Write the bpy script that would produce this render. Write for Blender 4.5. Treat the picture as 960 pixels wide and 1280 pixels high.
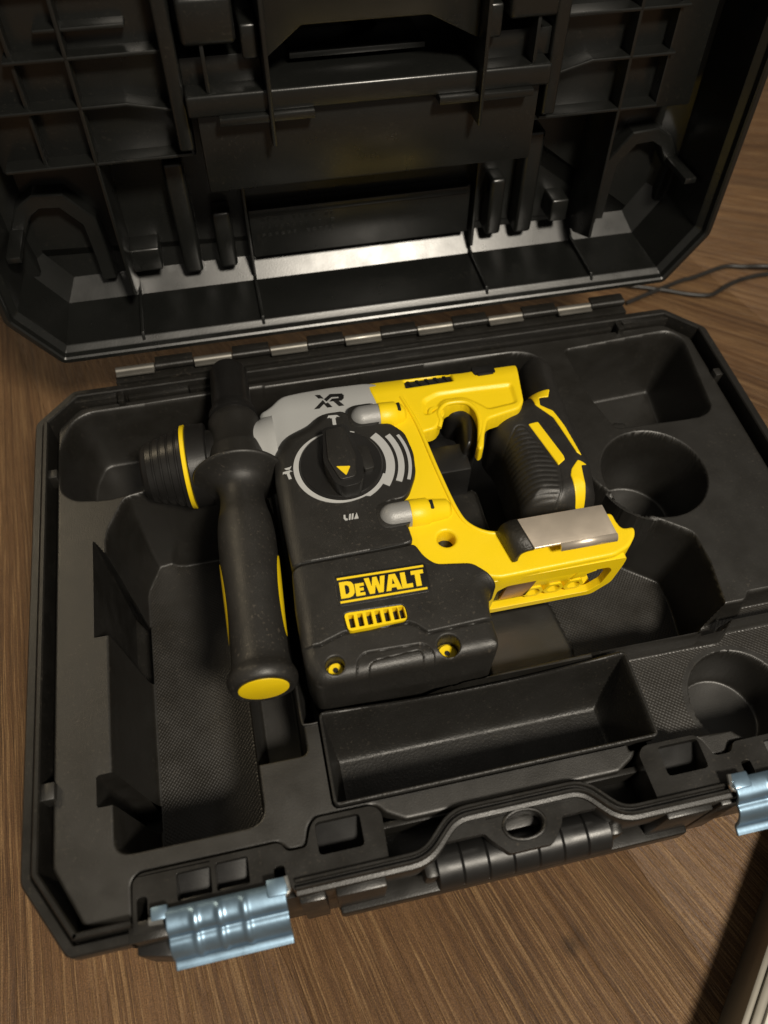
import bpy, bmesh, math, random
import numpy as np
from mathutils import Vector, Matrix, Euler
from mathutils.geometry import tessellate_polygon

for o in list(bpy.data.objects):
    bpy.data.objects.remove(o)
random.seed(7)
RNG = np.random.default_rng(7)
sc = bpy.context.scene
COL = sc.collection
MM = 0.001
RIM = 105.0            # height of the case rim above the floor, mm; every mesh below is written in mm with the rim at z = 0

# ------------------------------------------------------------------ camera
cam_data = bpy.data.cameras.new('camera')
cam = bpy.data.objects.new('camera', cam_data)
COL.objects.link(cam)
right = Vector((0.977155, -0.211539, 0.020475))
down = Vector((-0.165563, -0.818088, -0.550746))
fwd = Vector((0.133254, 0.534774, -0.834422))
m = Matrix.Identity(4)
for i in range(3):
    m[i][0] = right[i]
    m[i][1] = -down[i]
    m[i][2] = -fwd[i]
m[0][3], m[1][3], m[2][3] = -0.08606, -0.20668, 0.36735 + RIM * MM
cam.matrix_world = m
cam_data.sensor_fit = 'VERTICAL'
cam_data.sensor_height = 36.0
cam_data.sensor_width = 27.0
cam_data.lens = 976.86 / 1280.0 * 36.0
cam_data.clip_start = 0.01
cam_data.clip_end = 50.0
cam_data.dof.use_dof = True
cam_data.dof.focus_distance = 0.425
cam_data.dof.aperture_fstop = 6.2
sc.camera = cam

# ------------------------------------------------------------------ light
world = bpy.data.worlds.new('World')
sc.world = world
world.use_nodes = True
bg = world.node_tree.nodes['Background']
bg.inputs['Color'].default_value = (1.0, 0.92, 0.80, 1)
bg.inputs['Strength'].default_value = 0.13
lamp_data = bpy.data.lights.new('ceiling_lamp', 'AREA')
lamp_data.shape = 'DISK'
lamp_data.size = 0.28
lamp_data.energy = 44.0
lamp_data.color = (1.0, 0.91, 0.77)
lamp = bpy.data.objects.new('ceiling_lamp', lamp_data)
COL.objects.link(lamp)
lamp.location = (0.36, -1.02, 1.72)
lamp.rotation_euler = (Vector((0, 0, 0.1)) - lamp.location).to_track_quat('-Z', 'Y').to_euler()
fill_data = bpy.data.lights.new('room_lamp', 'AREA')       # second warm lamp of the room, behind the lid to the left
fill_data.shape = 'DISK'
fill_data.size = 0.5
fill_data.energy = 6.5
fill_data.color = (1.0, 0.82, 0.55)
fill = bpy.data.objects.new('room_lamp', fill_data)
COL.objects.link(fill)
fill.location = (-1.05, 1.0, 1.25)
fill.rotation_euler = (Vector((-0.2, 0.2, 0.0)) - fill.location).to_track_quat('-Z', 'Y').to_euler()
sc.view_settings.view_transform = 'Standard'
sc.view_settings.look = 'None'
sc.view_settings.exposure = 0.0
sc.view_settings.gamma = 1.0

# ------------------------------------------------------------------ outlines in mm, read off the photograph at each part's height
YELLOW = [(-22.4, 110.3), (1.8, 108.9), (38.2, 105.7), (48.5, 106.4), (71.7, 106.0), (68.5, 87.9), (66.5, 75.4), (62.3, 70.0), (50.9, 67.9), (41.6, 66.0), (37.0, 56.6), (33.6, 46.7), (30.8, 45.0), (29.8, 48.1), (35.1, 60.0), (36.7, 68.8), (35.6, 75.2), (31.3, 80.5), (21.7, 81.1), (15.6, 76.1), (15.0, 70.1), (10.4, 64.9), (1.6, 63.7), (4.8, 34.3), (8.6, 6.6), (12.0, -1.7), (18.1, -6.5), (24.9, -8.4), (33.2, -7.1), (59.6, -7.8), (88.3, -9.5), (88.5, -14.7), (90.0, -20.1), (96.8, -20.0), (95.7, -24.8), (90.0, -31.1), (80.7, -34.6), (50.1, -35.1), (18.0, -35.6), (4.6, -31.0), (-13.0, -26.5), (-24.0, -11.8), (-26.3, 6.0), (-19.6, 56.2), (-18.1, 73.6), (-19.7, 88.7)]
GREY = [(-20.9, 110.7), (-43.9, 112.0), (-62.2, 111.0), (-72.9, 109.3), (-81.0, 101.4), (-87.2, 100.8), (-86.2, 66.0), (-75.6, 58.8), (-46.6, 70.3), (-13.9, 75.8), (-10.6, 90.6), (-13.0, 106.5)]
GEAR = [(-82.9, 61.1), (-77.2, 76.0), (-71.0, 81.9), (-53.1, 85.0), (-40.1, 84.8), (-37.1, 81.2), (-34.9, 75.9), (-30.0, 72.6), (-15.1, 70.8), (-8.7, 62.4), (-7.1, 47.6), (-9.0, 34.0), (-15.5, 21.9), (-19.2, 18.9), (-28.0, 18.6), (-34.0, 12.6), (-32.0, 6.1), (-27.1, 3.1), (-21.0, 1.9), (-20.8, -2.7), (-20.4, -8.2), (-25.7, -9.0), (-77.2, -9.5), (-83.8, -10.5), (-84.6, 17.8), (-84.8, 43.8)]
MOTOR = [(-84.0, -11.3), (-77.4, -10.3), (-25.8, -9.9), (-20.2, -9.1), (-17.2, -17.4), (-12.3, -23.1), (5.7, -25.9), (12.8, -33.4), (16.0, -39.2), (10.7, -41.8), (7.2, -52.2), (7.3, -65.3), (6.4, -77.6), (2.9, -88.9), (-45.3, -85.9), (-81.3, -80.7), (-84.0, -70.8), (-85.8, -58.5), (-85.7, -33.1)]
BADGE = [(-63.8, -20.5), (-18.3, -21.9), (-19.5, -36.9), (-64.7, -36.6)]
VENT = [(-62.8, -41.3), (-33.4, -42.6), (-33.2, -50.5), (-61.9, -50.9)]
STEP = [(-76.8, -54.2), (-64.5, -50.4), (-33.4, -51.3), (-30.0, -53.3), (-25.3, -58.5), (6.9, -57.4)]
PANEL = [(-64.4, -79.6), (-61.0, -65.6), (-57.2, -62.3), (-28.5, -63.3), (-24.9, -67.8), (-26.2, -82.1)]
PANEL2 = [(-58.9, -80.0), (-55.9, -68.7), (-52.5, -67.0), (-31.1, -66.1), (-29.9, -69.2), (-31.5, -81.8)]
HOLES = [(-71.7, -70.6), (-17.7, -70.1), (-26.1, -45.4)]
DIALC = [(-70.0, 51.9), (-26.5, 39.9), (-52.0, 21.0), (-46.1, 72.3)]
KNOB = [(-52.7, 62.9), (-38.6, 62.9), (-38.2, 25.7), (-41.8, 20.2), (-51.3, 19.0), (-54.6, 23.8)]
TRI = [(-52.4, 35.4), (-45.5, 33.5), (-48.8, 27.4)]
BOSS = [(-36.8, 80.3), (-19.6, 84.9), (-21.1, 71.2), (-7.2, 81.8), (-34.5, 10.7), (-17.7, 16.5), (-18.9, 2.5), (2.9, 12.4), (1.9, 5.3)]
XR = [(-52.8, 104.2), (-36.7, 101.1), (-39.8, 92.2), (-54.8, 92.7)]
SYM = [(-46.5, 78.0), (-78.3, 46.6), (-49.7, 13.0)]
ARCS = [(-30.5, 63.4), (-25.2, 62.4), (-24.5, 40.6), (-32.4, 28.6), (-21.7, 61.7), (-17.7, 40.9), (-24.7, 27.6), (-17.4, 60.8), (-13.2, 41.1), (-19.4, 27.6)]
YHOLE = [(-7.1, -6.9), (-1.3, -2.6), (2.8, -8.4), (-4.1, -13.4)]
HOOK = [(27.8, -10.6), (35.8, -13.7), (78.1, -10.8), (78.1, -28.7), (49.6, -29.6), (31.7, -28.8)]
GRIP = [(81.9, 122.5), (94.5, 124.4), (101.8, 113.6), (98.9, 89.8), (97.8, 57.4), (97.8, 32.9), (91.9, 8.1), (68.1, 1.9), (46.8, 8.9), (48.9, 54.7), (43.5, 66.9), (50.7, 82.7), (75.0, 89.1)]
YA1 = [(65.5, 61.5), (71.6, 62.1), (78.1, 35.6), (78.0, 32.7), (73.1, 29.6)]
YA2 = [(75.3, 87.4), (86.8, 85.2), (83.8, 79.2), (78.5, 80.3), (77.0, 74.1), (83.1, 68.5), (86.4, 56.5), (89.4, 34.9), (86.6, 36.6), (81.5, 63.7), (74.2, 74.7)]
YA3 = [(85.2, 31.4), (90.7, 29.2), (86.3, 27.7), (84.9, 20.0), (82.8, 5.4), (77.0, 6.0), (77.3, 21.5), (79.3, 25.7)]
RIBZ = [(58.7, 62.1), (63.3, 61.1), (73.5, 29.4), (69.7, 13.2), (63.1, 3.7), (47.2, 4.2), (46.8, 31.9), (47.4, 49.2)]
TVENT = [(1.0, 105.7), (29.7, 105.4), (29.4, 98.9), (0.4, 98.7)]
NOTCH = [(42.0, 105.0), (58.4, 105.8), (56.7, 96.8), (41.0, 97.9)]
TRIG = [(20.0, 85.9), (27.1, 88.4), (35.3, 87.4), (39.4, 80.8), (38.1, 66.0), (31.7, 53.9), (25.1, 54.1), (25.4, 62.4), (28.2, 76.0), (22.1, 79.1)]
YPAN = [(7.3, 87.1), (17.2, 91.5), (39.1, 91.1), (63.7, 90.1), (62.6, 74.3), (43.5, 72.4), (40.0, 76.9), (32.2, 84.1), (20.2, 84.6), (12.9, 76.6), (5.8, 75.0)]
# ------------------------------------------------------------------ materials
def new_mat(name):
    mt = bpy.data.materials.new(name)
    mt.use_nodes = True
    nt = mt.node_tree
    return mt, nt, nt.nodes['Principled BSDF']

def plastic(name, col, rough=0.5, metal=0.0, grain=0.0, gscale=1500.0, mottle=0.12, spec=0.5, rvar=0.08, dots=0.0, coat=0.0, scratch=0.0, dust=0.0):
    """col with faint mottling, uneven gloss and an optional pebbled or dotted relief (object space, metres)."""
    mt, nt, b = new_mat(name)
    N, L = nt.nodes, nt.links
    tc = N.new('ShaderNodeTexCoord')
    n1 = N.new('ShaderNodeTexNoise'); n1.inputs['Scale'].default_value = 28.0; n1.inputs['Detail'].default_value = 6.0; n1.inputs['Roughness'].default_value = 0.65
    L.new(tc.outputs['Object'], n1.inputs['Vector'])
    mx = N.new('ShaderNodeMix'); mx.data_type = 'RGBA'
    a = [c * (1 - mottle) for c in col]; c2 = [min(1, c * (1 + mottle)) for c in col]
    mx.inputs['A'].default_value = (*a, 1); mx.inputs['B'].default_value = (*c2, 1)
    L.new(n1.outputs['Fac'], mx.inputs['Factor'])
    colour = mx.outputs['Result']
    if dust > 0:      # pale lint and plaster dust lying on the surface
        nd = N.new('ShaderNodeTexNoise'); nd.inputs['Scale'].default_value = 620.0; nd.inputs['Detail'].default_value = 3.0
        nd2 = N.new('ShaderNodeTexNoise'); nd2.inputs['Scale'].default_value = 22.0; nd2.inputs['Detail'].default_value = 4.0
        L.new(tc.outputs['Object'], nd.inputs['Vector']); L.new(tc.outputs['Object'], nd2.inputs['Vector'])
        r1 = N.new('ShaderNodeMapRange'); r1.inputs['From Min'].default_value = 0.60; r1.inputs['From Max'].default_value = 0.78
        r1.inputs['To Min'].default_value = 0.0; r1.inputs['To Max'].default_value = dust
        L.new(nd.outputs['Fac'], r1.inputs['Value'])
        r2 = N.new('ShaderNodeMapRange'); r2.inputs['From Min'].default_value = 0.40; r2.inputs['From Max'].default_value = 0.68
        r2.inputs['To Min'].default_value = 0.15; r2.inputs['To Max'].default_value = 1.0
        L.new(nd2.outputs['Fac'], r2.inputs['Value'])
        mu = N.new('ShaderNodeMath'); mu.operation = 'MULTIPLY'; L.new(r1.outputs[0], mu.inputs[0]); L.new(r2.outputs[0], mu.inputs[1])
        md = N.new('ShaderNodeMix'); md.data_type = 'RGBA'
        L.new(mu.outputs[0], md.inputs['Factor']); L.new(colour, md.inputs['A']); md.inputs['B'].default_value = (0.20, 0.17, 0.13, 1)
        colour = md.outputs['Result']
    L.new(colour, b.inputs['Base Color'])
    mr = N.new('ShaderNodeMapRange')
    mr.inputs['From Min'].default_value = 0.3; mr.inputs['From Max'].default_value = 0.7
    mr.inputs['To Min'].default_value = max(0.03, rough - rvar); mr.inputs['To Max'].default_value = min(1, rough + rvar)
    n3 = N.new('ShaderNodeTexNoise'); n3.inputs['Scale'].default_value = 75.0; n3.inputs['Detail'].default_value = 8.0
    L.new(tc.outputs['Object'], n3.inputs['Vector'])
    L.new(n3.outputs['Fac'], mr.inputs['Value'])
    L.new(mr.outputs['Result'], b.inputs['Roughness'])
    b.inputs['Metallic'].default_value = metal
    b.inputs['Specular IOR Level'].default_value = spec
    b.inputs['Coat Weight'].default_value = coat
    last = None
    if grain > 0:
        n2 = N.new('ShaderNodeTexNoise'); n2.inputs['Scale'].default_value = gscale; n2.inputs['Detail'].default_value = 2.0
        L.new(tc.outputs['Object'], n2.inputs['Vector'])
        bp = N.new('ShaderNodeBump'); bp.inputs['Strength'].default_value = grain; bp.inputs['Distance'].default_value = 0.0003
        L.new(n2.outputs['Fac'], bp.inputs['Height']); last = bp
    if dots > 0:
        mp = N.new('ShaderNodeMapping'); mp.inputs['Scale'].default_value = (640, 640, 640); mp.inputs['Rotation'].default_value = (0, 0, math.radians(38))
        L.new(tc.outputs['Object'], mp.inputs['Vector'])
        vo = N.new('ShaderNodeTexVoronoi'); vo.feature = 'F1'; vo.inputs['Randomness'].default_value = 0.12; vo.inputs['Scale'].default_value = 1.0
        L.new(mp.outputs['Vector'], vo.inputs['Vector'])
        bp2 = N.new('ShaderNodeBump'); bp2.invert = True; bp2.inputs['Strength'].default_value = dots; bp2.inputs['Distance'].default_value = 0.0005
        L.new(vo.outputs['Distance'], bp2.inputs['Height'])
        if last: L.new(last.outputs['Normal'], bp2.inputs['Normal'])
        last = bp2
    if scratch > 0:
        mp = N.new('ShaderNodeMapping'); mp.inputs['Scale'].default_value = (25, 900, 900); mp.inputs['Rotation'].default_value = (0, 0, 0.2)
        L.new(tc.outputs['Object'], mp.inputs['Vector'])
        n4 = N.new('ShaderNodeTexNoise'); n4.inputs['Scale'].default_value = 1.0; n4.inputs['Detail'].default_value = 3.0
        L.new(mp.outputs['Vector'], n4.inputs['Vector'])
        bp3 = N.new('ShaderNodeBump'); bp3.inputs['Strength'].default_value = scratch; bp3.inputs['Distance'].default_value = 0.0002
        L.new(n4.outputs['Fac'], bp3.inputs['Height'])
        if last: L.new(last.outputs['Normal'], bp3.inputs['Normal'])
        last = bp3
    if last: L.new(last.outputs['Normal'], b.inputs['Normal'])
    return mt

M_SHELL = plastic('black_case_plastic', (0.0110, 0.0102, 0.0088), 0.37, grain=0.22, gscale=1600, dust=0.25)
M_LID = plastic('glossy_black_lid_plastic', (0.0075, 0.0079, 0.0073), 0.30, grain=0.10, gscale=1200, rvar=0.03, dust=0.10, spec=0.6)
M_LINER = plastic('satin_black_liner', (0.0098, 0.0088, 0.0070), 0.46, grain=0.30, gscale=1900, rvar=0.06, dust=0.16, spec=0.85)
M_LINER_WALL = plastic('smooth_black_liner_wall', (0.009, 0.0082, 0.007), 0.34, grain=0.12, gscale=900, rvar=0.06)
M_LINER_DOT = plastic('dotted_black_liner', (0.0115, 0.0097, 0.0070), 0.46, grain=0.12, dots=0.6, dust=0.25, spec=0.8)
M_TRAY = plastic('pebbled_black_tray', (0.0115, 0.0108, 0.0095), 0.48, grain=0.7, gscale=800, dust=0.2)
M_YEL = plastic('yellow_plastic', (0.87, 0.62, 0.007), 0.40, grain=0.35, gscale=1700, mottle=0.05, rvar=0.07)
M_YELPRINT = plastic('yellow_print', (0.84, 0.60, 0.01), 0.5, mottle=0.04)
M_BODY = plastic('black_tool_plastic', (0.0155, 0.0145, 0.0128), 0.45, grain=0.40, gscale=2000, dust=0.30)
M_RUBBER = plastic('black_rubber', (0.016, 0.015, 0.0135), 0.47, grain=0.35, gscale=2000, mottle=0.45, rvar=0.10, dust=0.45)
M_DARK = plastic('smooth_black_plastic', (0.010, 0.0095, 0.009), 0.38, grain=0.2)
M_VOID = plastic('dark_interior', (0.006, 0.006, 0.006), 0.6)
M_GREY = plastic('grey_tool_housing', (0.36, 0.365, 0.36), 0.42, grain=0.35, gscale=1500, mottle=0.05)
M_PRINT = plastic('grey_print', (0.42, 0.425, 0.42), 0.5, mottle=0.06)
M_SILVER = plastic('silver_boss', (0.30, 0.30, 0.295), 0.45, metal=0.25, grain=0.5, gscale=1500, mottle=0.08)
M_HOOK = plastic('brushed_steel_hook', (0.80, 0.70, 0.58), 0.38, metal=0.75, grain=0.12, gscale=1500, scratch=0.1, mottle=0.06)
M_HOOKPAD = plastic('black_hook_bend', (0.02, 0.018, 0.014), 0.5, grain=1.0, gscale=800)
M_ZINC = plastic('blue_zinc_latch', (0.21, 0.31, 0.41), 0.42, metal=0.85, grain=0.12, gscale=500, mottle=0.25, rvar=0.12)
M_WIRE = plastic('bright_steel', (0.80, 0.80, 0.76), 0.22, metal=1.0, mottle=0.1)
M_HINGE = plastic('worn_steel_hinge', (0.20, 0.19, 0.17), 0.45, metal=0.7, scratch=0.3, mottle=0.3)
M_HANDLE = plastic('glossy_black_handle', (0.010, 0.0098, 0.0095), 0.40, grain=0.12)
M_COPPER = plastic('copper_contact', (0.50, 0.30, 0.17), 0.35, metal=0.8)
M_CORD = plastic('black_cord', (0.012, 0.011, 0.010), 0.45)
M_TRIM = plastic('taupe_trim', (0.20, 0.185, 0.155), 0.4, metal=0.3)
M_WHITE = plastic('off_white_trim', (0.60, 0.58, 0.53), 0.35)

def wood():
    mt, nt, b = new_mat('brown_wood_laminate')
    N, L = nt.nodes, nt.links
    tc = N.new('ShaderNodeTexCoord')
    info = N.new('ShaderNodeObjectInfo')
    geo = N.new('ShaderNodeNewGeometry')
    # the printed grain fans out slightly: polar coordinates about a far point
    sep = N.new('ShaderNodeSeparateXYZ'); L.new(geo.outputs['Position'], sep.inputs[0])
    def math_(op, a, bb=None):
        n = N.new('ShaderNodeMath'); n.operation = op
        for i, v in enumerate((a, bb)):
            if v is None: continue
            if isinstance(v, (int, float)): n.inputs[i].default_value = v
            else: L.new(v, n.inputs[i])
        return n.outputs[0]
    dx = math_('ADD', sep.outputs['X'], 0.314)
    dy = math_('SUBTRACT', 0.722, sep.outputs['Y'])
    ang = math_('ARCTAN2', dx, dy)
    rad = math_('SQRT', math_('ADD', math_('MULTIPLY', dx, dx), math_('MULTIPLY', dy, dy)))
    cross = math_('MULTIPLY', ang, 0.90)
    # slow waviness across the grain
    wob = N.new('ShaderNodeTexNoise'); wob.inputs['Scale'].default_value = 9.0; wob.inputs['Detail'].default_value = 3.0
    L.new(geo.outputs['Position'], wob.inputs['Vector'])
    cross = math_('ADD', cross, math_('MULTIPLY', math_('SUBTRACT', wob.outputs['Fac'], 0.5), 0.0040))
    shift = math_('MULTIPLY', info.outputs['Random'], 0.10)
    cmb = N.new('ShaderNodeCombineXYZ')
    L.new(cross, cmb.inputs['X']); L.new(rad, cmb.inputs['Y']); L.new(shift, cmb.inputs['Z'])
    def noise(sx, sy, detail, rough=0.55, dist=0.0):
        mp = N.new('ShaderNodeMapping'); mp.inputs['Scale'].default_value = (sx, sy, 1)
        L.new(cmb.outputs[0], mp.inputs['Vector'])
        n = N.new('ShaderNodeTexNoise'); n.inputs['Scale'].default_value = 1.0; n.inputs['Detail'].default_value = detail
        n.inputs['Roughness'].default_value = rough; n.inputs['Distortion'].default_value = dist
        L.new(mp.outputs[0], n.inputs['Vector']); return n.outputs['Fac']
    broad = noise(26, 1.0, 4)
    s1 = noise(300, 4.0, 2); s2 = noise(120, 2.2, 2)
    streak = math_('ADD', math_('MULTIPLY', s1, 0.62), math_('MULTIPLY', s2, 0.38))
    fine = noise(1100, 60, 4, 0.75)
    pore = noise(420, 30, 2, 0.6)
    ramp = N.new('ShaderNodeValToRGB')
    e = ramp.color_ramp.elements
    e[0].position = 0.34; e[0].color = (0.028, 0.014, 0.0065, 1)
    e[1].position = 0.68; e[1].color = (0.205, 0.112, 0.046, 1)
    k = e.new(0.5); k.color = (0.104, 0.053, 0.022, 1)
    mixv = math_('ADD', math_('MULTIPLY', broad, 0.26), math_('ADD', math_('MULTIPLY', streak, 0.34), math_('MULTIPLY', fine, 0.40)))
    L.new(mixv, ramp.inputs['Fac'])
    # pale raised ridges
    rid = math_('ABSOLUTE', math_('SUBTRACT', s1, 0.5))
    mrr = N.new('ShaderNodeMapRange'); mrr.inputs['From Min'].default_value = 0.0; mrr.inputs['From Max'].default_value = 0.045
    mrr.inputs['To Min'].default_value = 1.0; mrr.inputs['To Max'].default_value = 0.0
    L.new(rid, mrr.inputs['Value'])
    rmask = math_('MULTIPLY', mrr.outputs[0], math_('MULTIPLY', pore, 1.1))
    mx = N.new('ShaderNodeMix'); mx.data_type = 'RGBA'
    L.new(math_('MINIMUM', math_('MULTIPLY', rmask, 0.95), 1.0), mx.inputs['Factor'])
    L.new(ramp.outputs['Color'], mx.inputs['A']); mx.inputs['B'].default_value = (0.30, 0.185, 0.085, 1)
    sp = N.new('ShaderNodeTexNoise'); sp.inputs['Scale'].default_value = 1300.0; sp.inputs['Detail'].default_value = 2.0
    L.new(geo.outputs['Position'], sp.inputs['Vector'])
    # dark pores
    mp2 = N.new('ShaderNodeMapRange'); mp2.inputs['From Min'].default_value = 0.60; mp2.inputs['From Max'].default_value = 0.72
    mp2.inputs['To Min'].default_value = 0.0; mp2.inputs['To Max'].default_value = 0.6
    L.new(fine, mp2.inputs['Value'])
    mx2 = N.new('ShaderNodeMix'); mx2.data_type = 'RGBA'
    L.new(mp2.outputs[0], mx2.inputs['Factor']); L.new(mx.outputs['Result'], mx2.inputs['A']); mx2.inputs['B'].default_value = (0.045, 0.022, 0.010, 1)
    kn = N.new('ShaderNodeVectorMath'); kn.operation = 'DISTANCE'; L.new(geo.outputs['Position'], kn.inputs[0]); kn.inputs[1].default_value = (0.0292, -0.1935, 0.0)
    knr = N.new('ShaderNodeMapRange'); knr.inputs['From Min'].default_value = 0.001; knr.inputs['From Max'].default_value = 0.0075; knr.inputs['To Min'].default_value = 0.65; knr.inputs['To Max'].default_value = 0.0
    L.new(math_('ADD', kn.outputs['Value'], math_('MULTIPLY', math_('SUBTRACT', s2, 0.5), 0.012)), knr.inputs['Value'])
    mk_ = N.new('ShaderNodeMix'); mk_.data_type = 'RGBA'; L.new(knr.outputs[0], mk_.inputs['Factor']); L.new(mx2.outputs['Result'], mk_.inputs['A']); mk_.inputs['B'].default_value = (0.022, 0.012, 0.006, 1)
    hs = N.new('ShaderNodeHueSaturation'); L.new(mk_.outputs['Result'], hs.inputs['Color'])
    mv = N.new('ShaderNodeMapRange'); mv.inputs['From Min'].default_value = 0.3; mv.inputs['From Max'].default_value = 0.7
    mv.inputs['To Min'].default_value = 0.66; mv.inputs['To Max'].default_value = 1.34
    L.new(sp.outputs['Fac'], mv.inputs['Value']); L.new(mv.outputs[0], hs.inputs['Value'])
    L.new(hs.outputs['Color'], b.inputs['Base Color'])
    bp = N.new('ShaderNodeBump'); bp.inputs['Strength'].default_value = 1.0; bp.inputs['Distance'].default_value = 0.0024
    hgt = math_('ADD', math_('MULTIPLY', streak, 1.0), math_('ADD', math_('MULTIPLY', rmask, 0.18), math_('MULTIPLY', fine, 0.25)))
    L.new(hgt, bp.inputs['Height']); L.new(bp.outputs[0], b.inputs['Normal'])
    b.inputs['Roughness'].default_value = 0.50
    b.inputs['Specular IOR Level'].default_value = 0.4
    return mt
M_WOOD = wood()

# ------------------------------------------------------------------ mesh helpers
LOC = {}
def thing(name, label, cat, loc, group=None, kind=None):
    o = bpy.data.objects.new(name, None)
    o.empty_display_size = 0.03
    COL.objects.link(o)
    o.location = (loc[0] * MM, loc[1] * MM, (loc[2] + RIM) * MM)
    if label: o['label'] = label
    if cat: o['category'] = cat
    if group: o['group'] = group
    if kind: o['kind'] = kind
    LOC[o] = loc
    return o

def obj(name, V, F, mat, parent=None, smooth=32, label=None, mats=None, midx=None):
    V = np.asarray(V, dtype=float)
    off = LOC.get(parent, (0, 0, -RIM))
    me = bpy.data.meshes.new(name)
    W = (V - np.array(off)) * MM
    me.from_pydata(W.tolist(), [], F)
    o = bpy.data.objects.new(name, me)
    COL.objects.link(o)
    if parent is not None:
        o.parent = parent
    LOC[o] = off
    for mm_ in (mats or [mat]): me.materials.append(mm_)
    if midx is not None: me.polygons.foreach_set('material_index', np.asarray(midx, dtype=np.int32))
    bm = bmesh.new(); bm.from_mesh(me)
    bmesh.ops.recalc_face_normals(bm, faces=bm.faces)
    bm.to_mesh(me); bm.free()
    if smooth:
        me.polygons.foreach_set('use_smooth', [True] * len(me.polygons))
        me.set_sharp_from_angle(angle=math.radians(smooth))
    me.update()
    if label: o['label'] = label
    return o

class MB:
    """collects pieces into one mesh"""
    def __init__(s): s.V = []; s.F = []
    def add(s, V, F):
        n = len(s.V); s.V += [tuple(v) for v in V]; s.F += [tuple(i + n for i in f) for f in F]; return s
    def build(s, name, mat, parent=None, **k): return obj(name, s.V, s.F, mat, parent, **k)

def bm_out(bm, xf=None):
    bm.verts.index_update()
    V = [tuple(v.co) for v in bm.verts]; F = [tuple(v.index for v in f.verts) for f in bm.faces]
    bm.free()
    if xf: V = [xf(*v) for v in V]
    return V, F

def prism(poly, z0, z1, bev=0.0, xf=None, seg=2, holes=()):
    bm = bmesh.new()
    if holes:
        loops = [list(poly)] + [list(h) for h in holes]
        flat = [p for l in loops for p in l]
        tri = tessellate_polygon([[Vector((p[0], p[1], 0)) for p in l] for l in loops])
        a = [bm.verts.new((p[0], p[1], z0)) for p in flat]; b = [bm.verts.new((p[0], p[1], z1)) for p in flat]
        for t in tri:
            bm.faces.new([a[i] for i in t]); bm.faces.new([b[i] for i in t][::-1])
        k = 0
        for l in loops:
            n = len(l)
            for i in range(n):
                j = (i + 1) % n
                bm.faces.new((a[k + i], a[k + j], b[k + j], b[k + i]))
            k += n
        return bm_out(bm, xf)
    a = [bm.verts.new((p[0], p[1], z0)) for p in poly]; b = [bm.verts.new((p[0], p[1], z1)) for p in poly]
    n = len(poly)
    bm.faces.new(a[::-1]); bm.faces.new(b)
    for i in range(n):
        j = (i + 1) % n
        bm.faces.new((a[i], a[j], b[j], b[i]))
    bmesh.ops.recalc_face_normals(bm, faces=bm.faces)
    if bev:
        bmesh.ops.bevel(bm, geom=list(bm.edges), offset=bev, segments=seg, profile=0.5, affect='EDGES', clamp_overlap=True)
    return bm_out(bm, xf)

def box(x0, x1, y0, y1, z0, z1, bev=0.4, xf=None, seg=2):
    return prism([(x0, y0), (x1, y0), (x1, y1), (x0, y1)], z0, z1, bev, xf, seg)

def lathe(a, b, prof, seg=48, up=(0, 0, 1), a0=0.0, a1=360.0, rx=1.0, caps=True):
    a = Vector(a); b = Vector(b); d = (b - a).normalized()
    if abs(Vector(up).normalized().dot(d)) > 0.999: up = (0, 1, 0)
    u = (Vector(up) - d * Vector(up).dot(d)).normalized(); w = d.cross(u)
    full = abs(a1 - a0) > 359
    n = seg if full else seg + 1
    V = []; F = []
    for t, r in prof:
        for i in range(n):
            th = math.radians(a0 + (a1 - a0) * i / seg)
            V.append(tuple(a + d * t + (u * math.cos(th) + w * math.sin(th) * rx) * r))
    for k in range(len(prof) - 1):
        for i in range(seg):
            j = (i + 1) % n
            F.append((k * n + i, k * n + j, (k + 1) * n + j, (k + 1) * n + i))
    if full and caps:
        F.append(tuple(range(n - 1, -1, -1))); F.append(tuple((len(prof) - 1) * n + i for i in range(n)))
    return V, F

def tube(path, r, seg=10, closed=False, caps=True):
    P = [Vector(p) for p in path]; V = []; F = []; n = len(P)
    ref = Vector((0.13, 0.21, 1)).normalized()
    for i, p in enumerate(P):
        d = (P[min(i + 1, n - 1)] - P[max(i - 1, 0)]).normalized()
        u = (ref - d * ref.dot(d)).normalized(); w = d.cross(u)
        for k in range(seg):
            th = 2 * math.pi * k / seg
            V.append(tuple(p + (u * math.cos(th) + w * math.sin(th)) * r))
    for i in range(n - 1):
        for k in range(seg):
            l = (k + 1) % seg
            F.append((i * seg + k, i * seg + l, (i + 1) * seg + l, (i + 1) * seg + k))
    if caps:
        F.append(tuple(range(seg))[::-1]); F.append(tuple((n - 1) * seg + k for k in range(seg)))
    return V, F

def rnd(poly, r=2.0, n=4):
    """rounds the corners of a polygon; a vertex may carry its own radius as a third value"""
    out = []; N = len(poly)
    for i in range(N):
        p = np.array(poly[i][:2]); rr = poly[i][2] if len(poly[i]) > 2 else r
        a = np.array(poly[i - 1][:2]) - p; b = np.array(poly[(i + 1) % N][:2]) - p
        la, lb = np.hypot(*a), np.hypot(*b)
        d = min(rr, la * 0.48, lb * 0.48)
        if d < 0.05: out.append(tuple(p)); continue
        A = p + a / la * d; B = p + b / lb * d
        for k in range(n + 1):
            t = k / n
            out.append(tuple((1 - t) ** 2 * A + 2 * t * (1 - t) * p + t * t * B))
    return out

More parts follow.
